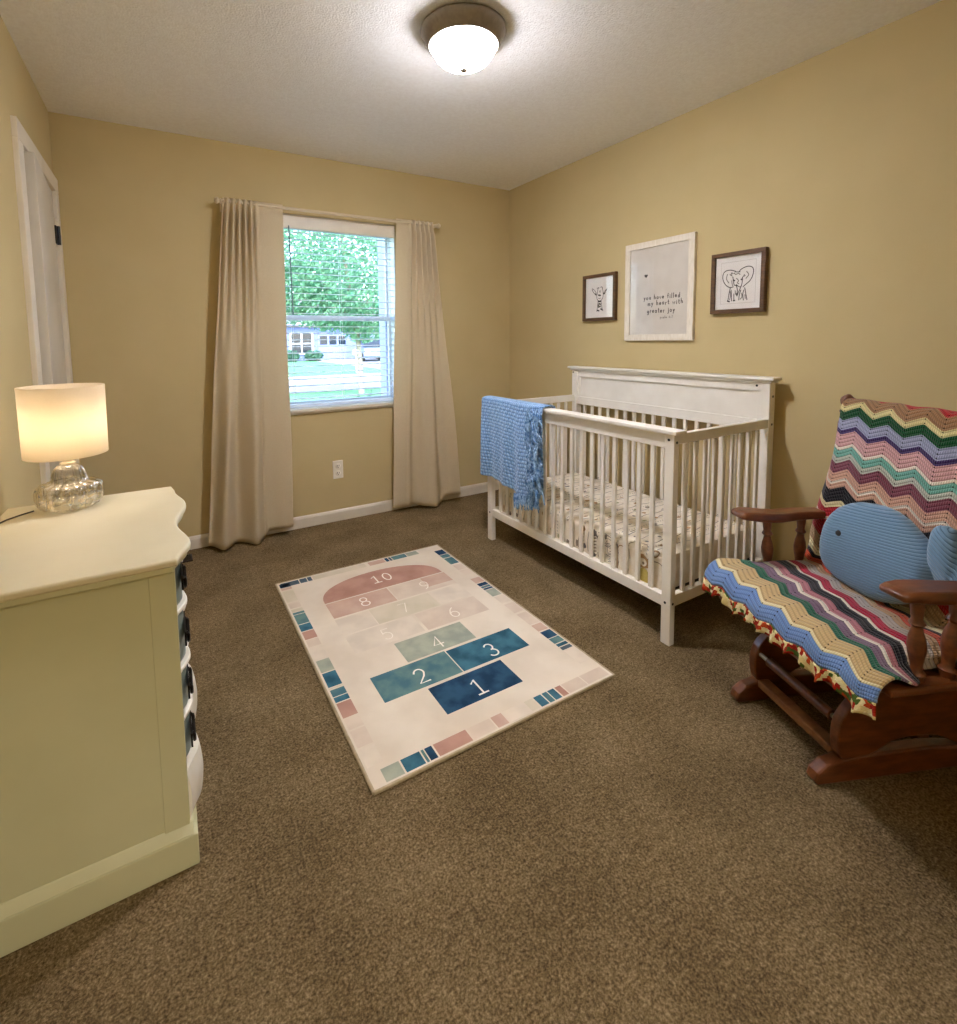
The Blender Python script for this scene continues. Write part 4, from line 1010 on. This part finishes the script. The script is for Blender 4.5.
def afg(w_, l):
    q = l + zig(w_) * interp([(0, .62), (.40, .68), (.58, 1.0)], l) + interp(KQ, l) * w_
    f, z = path(q)
    s_ = w_
    onseat = 1 - sst(.36, .46, q)
    fl = onseat * sst(-.16, -.02, f)
    s_ = w_ * (1 + 0.05 * fl) 
    if onseat > 0:      # falls over the seat edges near the front corners
        e = max(0, w_ - 0.26) * .5 + max(0, -w_ - 0.22)
        z -= onseat * e * 0.5 * sst(.07, .17, q) 
        f += onseat * sst(0.0, 0.06, q) * 0.003 * math.sin(w_ * 40)
        if f > -0.13 and f < -.0: pass
    pull = onseat * (1 - sst(-.16, -.11, f)) * sst(-0.36, -0.30, f)
    if pull > 0:        # tucked inside the arm posts, spilling out a little between them
        lim = 0.250
        if w_ > lim: s_ = lim + (w_ - lim) * (1 - pull) ; z -= 0.0
        if w_ < -lim: s_ = -lim + (w_ + lim) * (1 - pull * 0.9)
    if q > .46:
        lim = 0.275; z_ = z; ex = 1.0 + 2.4 * sst(.82, .52, z_) if False else 1.0 + 2.4 * (1 - sst(.52, .86, z_))
        if w_ > lim: s_ = lim + (w_ - lim) * 0.5 * ex
        f += 0.004 * math.sin(w_ * 30) * math.sin(q * 14)
        if w_ > lim: f -= (w_ - lim) * .6
    return P(f, s_, z + 0.0015 * math.sin(w_ * 60 + q * 20))
for j in range(nl):
    l = LT * j / (nl - 1)
    for i in range(nw):
        w_ = WA + (WB - WA) * i / (nw - 1)
        af.v.append(afg(w_, l)); uvs.append((w_ + 10 * PER, l))
af.f = [(j * nw + i, j * nw + i + 1, (j + 1) * nw + i + 1, (j + 1) * nw + i) for j in range(nl - 1) for i in range(nw - 1)]
af.mi = [0] * len(af.f); af.uv = uvs
afo = af.build('crochet_blanket', afghan_mat(), smooth=True, solid=0.006, angle=0)
afo.matrix_world = MC
tag(afo, 'multicoloured zigzag striped crochet blanket draped over the rocking chair', 'blanket')
def ruffle_mat():
    m, b = base_mat('ruffle_yarn', '#ccbb88', 0.95, spec=0.1); T = NT(m)
    uv = T.new('ShaderNodeUVMap'); uv.uv_map = 'UVMap'
    su = T.new('ShaderNodeSeparateXYZ')
    nw_ = T.new('ShaderNodeTexNoise'); nw_.inputs['Scale'].default_value = 60; T.link(uv.outputs[0], nw_.inputs['Vector'])
    va = T.new('ShaderNodeVectorMath', operation='SCALE'); T.link(nw_.outputs['Color'], va.inputs[0]); va.inputs['Scale'].default_value = 0.022
    vb = T.new('ShaderNodeVectorMath', operation='ADD'); T.link(uv.outputs[0], vb.inputs[0]); T.link(va.outputs[0], vb.inputs[1]); T.link(vb.outputs[0], su.inputs[0])
    cv = T.new('ShaderNodeCombineXYZ'); rowi = T.math('FLOOR', T.math('MULTIPLY', su.outputs[1], 1 / 0.017))
    T.link(T.math('FLOOR', T.math('ADD', T.math('MULTIPLY', su.outputs[0], 1 / 0.019), T.math('MULTIPLY', rowi, .45))), cv.inputs[0]); T.link(rowi, cv.inputs[1])
    v = T.new('ShaderNodeTexWhiteNoise', noise_dimensions='2D'); T.link(cv.outputs[0], v.inputs['Vector'])
    sp = v
    r = T.new('ShaderNodeValToRGB'); r.color_ramp.interpolation = 'CONSTANT'; e = r.color_ramp.elements
    e[0].position = 0; e[0].color = hexc('#d6c288'); e[1].position = .30; e[1].color = hexc('#98271b')
    for p_, c in ((.52, '#e0d2a2'), (.70, '#4c6029'), (.86, '#b5451f')): x = e.new(p_); x.color = hexc(c)
    T.link(sp.outputs[0], r.inputs['Fac']); T.link(r.outputs[0], b.inputs['Base Color'])
    w2 = T.new('ShaderNodeTexNoise'); w2.inputs['Scale'].default_value = 150; T.link(uv.outputs[0], w2.inputs['Vector'])
    bp = T.new('ShaderNodeBump'); bp.inputs['Strength'].default_value = .8; bp.inputs['Distance'].default_value = .004
    T.link(w2.outputs['Fac'], bp.inputs['Height']); T.link(bp.outputs[0], b.inputs['Normal'])
    return m
rf = MB(); nn = 260; nr = 7; ruv = []
for j in range(nr):
    t_ = j / (nr - 1)
    for i in range(nn):
        u = i / (nn - 1); w_ = WA + (WB - WA) * u
        f, y_, z = afg(w_, 0.0)
        ph = u * 2 * PI * 12
        f += 0.003 + t_ * (0.006 + 0.009 * math.sin(ph)); z -= t_ * (0.034 + 0.004 * math.sin(ph * .37)); y_ += t_ * 0.006 * math.cos(ph)
        rf.v.append((f, y_, z)); ruv.append((u * 1.1, t_ * 0.05))
rf.f = [(j * nn + i, j * nn + i + 1, (j + 1) * nn + i + 1, (j + 1) * nn + i) for j in range(nr - 1) for i in range(nn - 1)]
rf.mi = [0] * len(rf.f); rf.uv = ruv
rfo = rf.build('ruffle_edge', ruffle_mat(), afo, smooth=True, solid=0.005, angle=0); rfo['label'] = 'ruffled edge in red, green and cream yarn'

# whale cushion leaning on the chair back
def corduroy():
    m, b = base_mat('blue_corduroy', '#5f89a8', 0.9, spec=0.15); T = NT(m)
    uv = T.new('ShaderNodeUVMap'); uv.uv_map = 'UVMap'; sp = T.new('ShaderNodeSeparateXYZ'); T.link(uv.outputs[0], sp.inputs[0])
    wv = T.math('FRACT', T.math('MULTIPLY', sp.outputs[1], 1 / 0.0082))
    h = T.math('SUBTRACT', 1.0, T.math('POWER', T.math('ABSOLUTE', T.math('MULTIPLY_ADD', wv, 2, -1)), 2.5))
    r = T.new('ShaderNodeValToRGB'); e = r.color_ramp.elements; e[0].color = hexc('#3f5c75'); e[1].color = hexc('#7192ae'); e[1].position = .6
    T.link(h, r.inputs['Fac']); T.link(r.outputs[0], b.inputs['Base Color'])
    bp = T.new('ShaderNodeBump'); bp.inputs['Strength'].default_value = .7; bp.inputs['Distance'].default_value = .003
    T.link(h, bp.inputs['Height']); T.link(bp.outputs[0], b.inputs['Normal'])
    b.inputs['Sheen Weight'].default_value = .35
    return m
M_cord = corduroy()
def whl(s_, z, t):      # cushion plane: leans back with the chair back; t = thickness offset towards the front
    return P(-0.300 - (z - 0.45) * 0.13 + t, s_, z)
def loft(tab, thick, n=26, steps=40, uvdir=(0.12, 1.0)):
    """tab: (s, zlo, zhi) from head to tail"""
    m = MB(); rs = []; uvv = []
    s0, s1 = tab[0][0], tab[-1][0]
    lo = [(abs(s_ - s0), a) for s_, a, b in tab]; hi = [(abs(s_ - s0), b) for s_, a, b in tab]
    for k in range(steps + 1):
        d = abs(s1 - s0) * k / steps; a = cosint(lo, d) if False else interp(lo, d); b = interp(hi, d)
        e = min(1, k / 7, (steps - k) / 5); sh_ = max(0.02, e * (2 - e)) ** .5
        c, h = (a + b) / 2, (b - a) / 2 * (1.0)
        s_ = s0 + (s1 - s0) * k / steps; r_ = []
        for i in range(n):
            th = 2 * PI * i / n; zz = c + h * math.cos(th)
            x = thick * sh_ * math.copysign(abs(math.sin(th)) ** 0.75, math.sin(th)) * min(1, h / 0.08 + .25)
            r_.append(whl(s_, zz, x)); uvv.append((s_, zz * uvdir[1] + s_ * uvdir[0]))
        rs.append(r_)
    m.rings(rs); m.uv = uvv; return m
wb = loft([(0.18, 0.568, 0.59), (0.177, 0.55, 0.62), (0.17, 0.528, 0.645), (0.158, 0.51, 0.672), (0.137, 0.494, 0.7), (0.107, 0.482, 0.722), (0.0728, 0.476, 0.736), (0.0248, 0.472, 0.745), (-0.0232, 0.474, 0.742), (-0.0616, 0.484, 0.728), (-0.0952, 0.5, 0.704), (-0.122, 0.52, 0.682), (-0.138, 0.535, 0.666), (-0.155, 0.552, 0.65), (-0.175, 0.565, 0.645)], 0.050)
who = wb.build('whale_cushion', M_cord, smooth=True, angle=0); who.matrix_world = MC
tag(who, 'blue corduroy whale shaped cushion leaning on the rocking chair back', 'cushion')
tl = loft([(-.128, .690, .708), (-.133, .660, .732), (-.145, .630, .745), (-.160, .605, .748), (-.178, .588, .744), (-.195, .578, .712), (-.210, .572, .668), (-.225, .570, .664), (-.255, .580, .708), (-.285, .605, .742), (-.31, .650, .735)], 0.030, uvdir=(-.55, .8))
tl.build('tail_fluke', M_cord, who, smooth=True, angle=0)
ey = MB(); eyc = Vector(whl(.090, .634, .047))
ey.lathe([(.0005, -.004), (.0085, -.003), (.0095, .001), (.007, .005), (.001, .0065)], eyc, 16, (1, 0, .16)); ey.build('eye', M_black, who)['label'] = 'black round eye'

# ------------------------------------------------------------------ outdoors
GZ = -0.40
M_grass = mat('lawn_grass', '#5f8a68', 1.0, spec=0.0, color2='#4c7a5a', nscale=6, detail=8)
M_road = mat('street_concrete', '#8e9294', 0.9, color2='#83878a', nscale=2)
g = MB(); g.box(-40, 60, YB + TH, 16.2, GZ - .1, GZ); g.box(-40, 60, 24.5, 90, GZ - .1, GZ)
struct(g.build('ground_lawn', M_grass, smooth=False))
struct(MB().box(-40, 60, 16.2, 24.5, GZ - .12, GZ - .04).build('ground_street', M_road, smooth=False))
struct(MB().box(10.9, 21.0, 24.5, 42.9, GZ - .05, GZ + .01).build('ground_driveway', M_road, smooth=False))
# garage house across the street
M_siding = mat('siding_blue', '#5f6d9c', 0.7, color2='#5a6896', nscale=2)
M_dark = mat('dark_glass', '#1c2834', 0.15, color2='#17222d', nscale=3)
M_roof = mat('roof_shingle', '#7d7f86', 0.9, color2='#6b6d75', nscale=8)
M_garage = mat('garage_door', '#6a78aa', 0.6, color2='#6573a4', nscale=2)
M_wtrim = mat('white_trim', '#eef0f4', 0.5, color2='#e6e8ee', nscale=4)
hs = thing('house', (14, 46, GZ), 'pale blue house with garage door across the street, seen through the blind', 'house')
MB().box(4.0, 24, 43, 52, GZ, 2.6).build('wall', M_siding, hs, smooth=False)
rr = MB(); rr.prism([(3.5, 42.4, 2.55), (3.5, 52.6, 2.55), (3.5, 47.5, 5.2)], (21, 0, 0)); rr.build('roof', M_roof, hs, smooth=False)
gd = MB(); gd.box(11.5, 14.0, 42.93, 43.02, GZ, 1.75)
gdo = gd.build('garage_door', M_garage, hs, smooth=False)
for k in range(3):
    MB().box(11.65 + k * .82, 12.28 + k * .82, 42.90, 42.95, .95, 1.68).build('door_pane', M_dark, gdo, smooth=False)
wn = MB(); wn.box(9.15, 11.1, 42.92, 43.02, .15, 1.95); wno = wn.build('window', M_wtrim, hs, smooth=False)
for k in range(2):
    for j in range(2): MB().box(9.27 + k * .9, 10.05 + k * .9, 42.89, 42.95, .25 + j * .85, 1.02 + j * .85).build('window_pane', M_dark, wno, smooth=False)
def leafball(mb, c, r, n, size, squash=(1, 1, 1), rnd=random):
    for _ in range(n):
        while True:
            p = Vector((rnd.uniform(-1, 1), rnd.uniform(-1, 1), rnd.uniform(-1, 1)))
            if p.length <= 1 and p.length > 0.25: break
        p = Vector((p.x * r * squash[0], p.y * r * squash[1], p.z * r * squash[2])) + Vector(c)
        a = Vector((rnd.uniform(-1, 1), rnd.uniform(-1, 1), rnd.uniform(-1, 1))).normalized()
        b = a.orthogonal().normalized(); s_ = size * rnd.uniform(.6, 1.3)
        t2 = a.cross(b)
        mb.add([p - b * s_, p + t2 * s_ * .45, p + b * s_, p - t2 * s_ * .45], [(0, 1, 2, 3)])
M_leaf = translucent_mat('leaf_green', '#86b292', 0.45, color2='#3f7a62', nscale=3)
M_leaf2 = translucent_mat('leaf_dark', '#56806a', 0.4, color2='#2f5644', nscale=3)
M_bark = mat('bark_pale', '#8f8b80', 0.9, color2='#6d685d', nscale=12)
tr = thing('tree', (5.25, 15, GZ), 'slender leafy tree on the lawn outside the window', 'tree')
tk = MB(); tk.tube([(5.32, 15, GZ), (5.30, 15, .6), (5.24, 15, 1.6), (5.0, 15.1, 3.2), (4.8, 15.1, 5.0)], [.10, .085, .075, .06, .03], 10)
tk.tube([(5.24, 15, 1.5), (4.6, 14.8, 2.4), (3.9, 14.6, 3.2)], [.05, .04, .02], 8); tk.tube([(5.2, 15, 1.8), (5.9, 15.2, 2.8), (6.5, 15.2, 3.6)], [.05, .04, .02], 8)
tk.build('trunk', M_bark, tr)
lf = MB()
leafball(lf, (4.9, 15, 3.9), 2.6, 17000, .078, (1.25, .8, .95))
leafball(lf, (3.2, 14.8, 2.7), 1.2, 3000, .075, (1.1, .8, .8)); leafball(lf, (5.4, 14.8, 1.75), .75, 1300, .07, (1, .8, .8)); leafball(lf, (4.4, 14.6, 2.1), .9, 1700, .07, (1.2, .8, .6))
lf.build('foliage', M_leaf, tr, smooth=False)
# trees behind the house roof
for k, (x, y, r, h) in enumerate(((5, 60, 5, 7), (17.5, 60, 5, 8), (30, 60, 5, 7))):
    t_ = thing('tree', (x, y, GZ), ('tall tree behind the left end of the house roof', 'tall tree behind the middle of the house roof', 'tall tree behind the right end of the house roof')[k], 'tree')
    MB().tube([(x, y, GZ), (x, y, h)], [.35, .15], 8).build('trunk', M_bark, t_)
    q = MB(); leafball(q, (x, y, h), r, 1200, .5, (1, .8, .9)); q.build('foliage', M_leaf2, t_, smooth=False)
# shrubs by the house and small plants by the window
for k, (x, y, r, lab) in enumerate(((8.9, 41.7, .7, 'round green shrub at the left under the house window'), (10.75, 41.7, .7, 'round green shrub below the house window beside the garage'))):
    q = MB(); leafball(q, (x, y, GZ + r * .6), r, 500, .16, (1.1, .8, .7)); q.build('x', M_leaf2)
    o = bpy.data.objects['x']; o.name = 'shrub'; tag(o, lab, 'shrub')
for k, (x, lab) in enumerate(((0.93, 'low leafy plant outside below the left of the window'), (1.13, 'low leafy plant outside below the middle of the window'), (1.50, 'taller leafy plant outside near the slender tree trunk'), (1.80, 'low leafy plant outside below the right of the window'))):
    y = 4.15; hgt = (.72, .70, .86, .80)[k]
    pt = thing('leafy_plant', (x, y, GZ), lab, 'plant')
    q = MB(); lv = MB()
    for j in range(4):
        dx = random.uniform(-.10, .10); zt = hgt - random.uniform(0, .14)
        q.tube([(x + dx * .3, y, GZ), (x + dx, y, zt)], [.006, .003], 6)
        for i in range(10): leafball(lv, (x + dx + random.uniform(-.03, .03), y, zt - random.uniform(0, .25)), .03, 2, .026)
    q.build('stem', M_bark, pt); lv.build('leaves', M_leaf2, pt, smooth=False)
# parked cars and a mailbox
M_tyre = mat('tyre', '#1d1f22', 0.8, color2='#26282b', nscale=20)
def car(x, y, rot, paint, label, hgt=1.7):
    Mx = Matrix.Translation((x, y, GZ + .01)) @ Matrix.Rotation(rot, 4, 'Z')
    t_ = thing('car', (0, 0, 0), label, 'car', M=Mx)
    sect = [(-2.2, .45, .80), (-2.1, .35, 1.0), (-1.3, .30, 1.08), (-.6, .30, 1.12), (1.6, .30, 1.12), (2.1, .35, 1.05), (2.25, .45, .85)]
    b = MB(); b.rings([[(x_, -.88, a), (x_, -.92, (a + c) / 2), (x_, -.84, c), (x_, .84, c), (x_, .92, (a + c) / 2), (x_, .88, a)] for x_, a, c in sect])
    b.build('body', paint, t_, smooth=True)
    c = MB(); c.rings([[(x_, -w_, 1.08), (x_, w_, 1.08), (x2, w2, z2), (x2, -w2, z2)] for x_, w_, x2, w2, z2 in ((-1.25, .80, -.65, .66, hgt), (1.95, .80, 1.75, .66, hgt))]); c.build('cabin', M_dark, t_, smooth=False)
    r_ = MB(); r_.box(-.68, 1.78, -.68, .68, hgt - .02, hgt + .05); r_.build('roof', paint, t_, smooth=False, bevel=.02)
    for xx in (-1.4, 1.4):
        for yy in (-.86, .86): MB().lathe([(.1, -.11), (.33, -.11), (.35, -.06), (.35, .06), (.33, .11), (.1, .11)], (xx, yy, .35), 20, (0, 1, 0)).build('wheel', M_tyre, t_)
    for yy in (-.62, .62): MB().box(-2.24, -2.16, yy - .18, yy + .18, .78, .92).build('headlight', M_wtrim, t_, smooth=False)
    return t_
car(14.6, 38.5, math.radians(78), mat('car_blue', '#6f7fa6', .3, color2='#68789f', nscale=3), 'dark blue car parked in the driveway beside the garage door', 1.75)
car(17.2, 40.5, math.radians(84), mat('car_silver', '#a9b2c4', .3, color2='#a2abbd', nscale=3), 'silver car parked at the right end of the driveway', 1.5)
mbx = thing('mailbox', (8.64, 24.9, GZ), 'white mailbox on a post at the far kerb', 'mailbox')
MB().box(8.59, 8.69, 24.85, 24.95, GZ, .55).build('post', M_wtrim, mbx, smooth=False)
q = MB(); q.rings([[(8.64 + .13 * math.cos(a), yy, .68 + .13 * math.sin(a)) for a in [PI * k / 8 for k in range(9)]] + [(8.51, yy, .52), (8.77, yy, .52)] for yy in (24.65, 25.15)]); q.build('box', M_wtrim, mbx, smooth=False)

# ------------------------------------------------------------------ light
sun = bpy.data.lights.new('sun', 'SUN'); sun.energy = 0.9; sun.angle = math.radians(2); sun.color = (.86, .96, 1.0)
so = bpy.data.objects.new('sun', sun); COL.objects.link(so); so.rotation_euler = (math.radians(40), 0, math.radians(25))
W = bpy.data.worlds.new('World'); S.world = W; W.use_nodes = True
T = NT(W); bgd = T.n['Background']
sky = T.new('ShaderNodeTexSky'); sky.sky_type = 'NISHITA'; sky.sun_disc = False; sky.sun_elevation = math.radians(48); sky.sun_rotation = math.radians(200); sky.air_density = 1.0; sky.dust_density = 2.0
T.link(sky.outputs[0], bgd.inputs['Color']); bgd.inputs['Strength'].default_value = 0.42

# ------------------------------------------------------------------ camera
f_, cx, cy, yaw, pitch, roll, hgt = 500.6433, 454.9433, 382.4157, 0.5267, 0.0857, -0.0119, 1.25
cam = bpy.data.cameras.new('camera'); co = bpy.data.objects.new('camera', cam); COL.objects.link(co)
cam.sensor_fit = 'VERTICAL'; cam.sensor_height = 36; cam.sensor_width = 36; cam.lens = f_ / 1024 * 36
cam.shift_x = (957 / 2 - cx) / 1024; cam.shift_y = (cy - 512) / 1024
cam.clip_start = 0.02; cam.clip_end = 300
fw = Vector((math.sin(yaw), math.cos(yaw), 0)); rt = Vector((math.cos(yaw), -math.sin(yaw), 0)); up = Vector((0, 0, 1))
Fv = fw * math.cos(pitch) - up * math.sin(pitch); Uv = up * math.cos(pitch) + fw * math.sin(pitch)
Rv = rt * math.cos(roll) + Uv * math.sin(roll); Uv2 = Uv * math.cos(roll) - rt * math.sin(roll)
co.matrix_world = Matrix(((Rv.x, Uv2.x, -Fv.x, 0), (Rv.y, Uv2.y, -Fv.y, 0), (Rv.z, Uv2.z, -Fv.z, hgt), (0, 0, 0, 1)))
S.camera = co
for o in list(bpy.data.objects):
    if '_o' in o.keys(): del o['_o']

S.view_settings.view_transform = 'Standard'; S.view_settings.look = 'None'
S.view_settings.exposure = 2.17; S.view_settings.gamma = 1.0; S.view_settings.use_curve_mapping = False
S.cycles.use_denoising = True
S.cycles.max_bounces = 10; S.cycles.diffuse_bounces = 6; S.cycles.transparent_max_bounces = 16
S.cycles.sample_clamp_indirect = 6.0; S.cycles.caustics_reflective = False; S.cycles.caustics_refractive = False
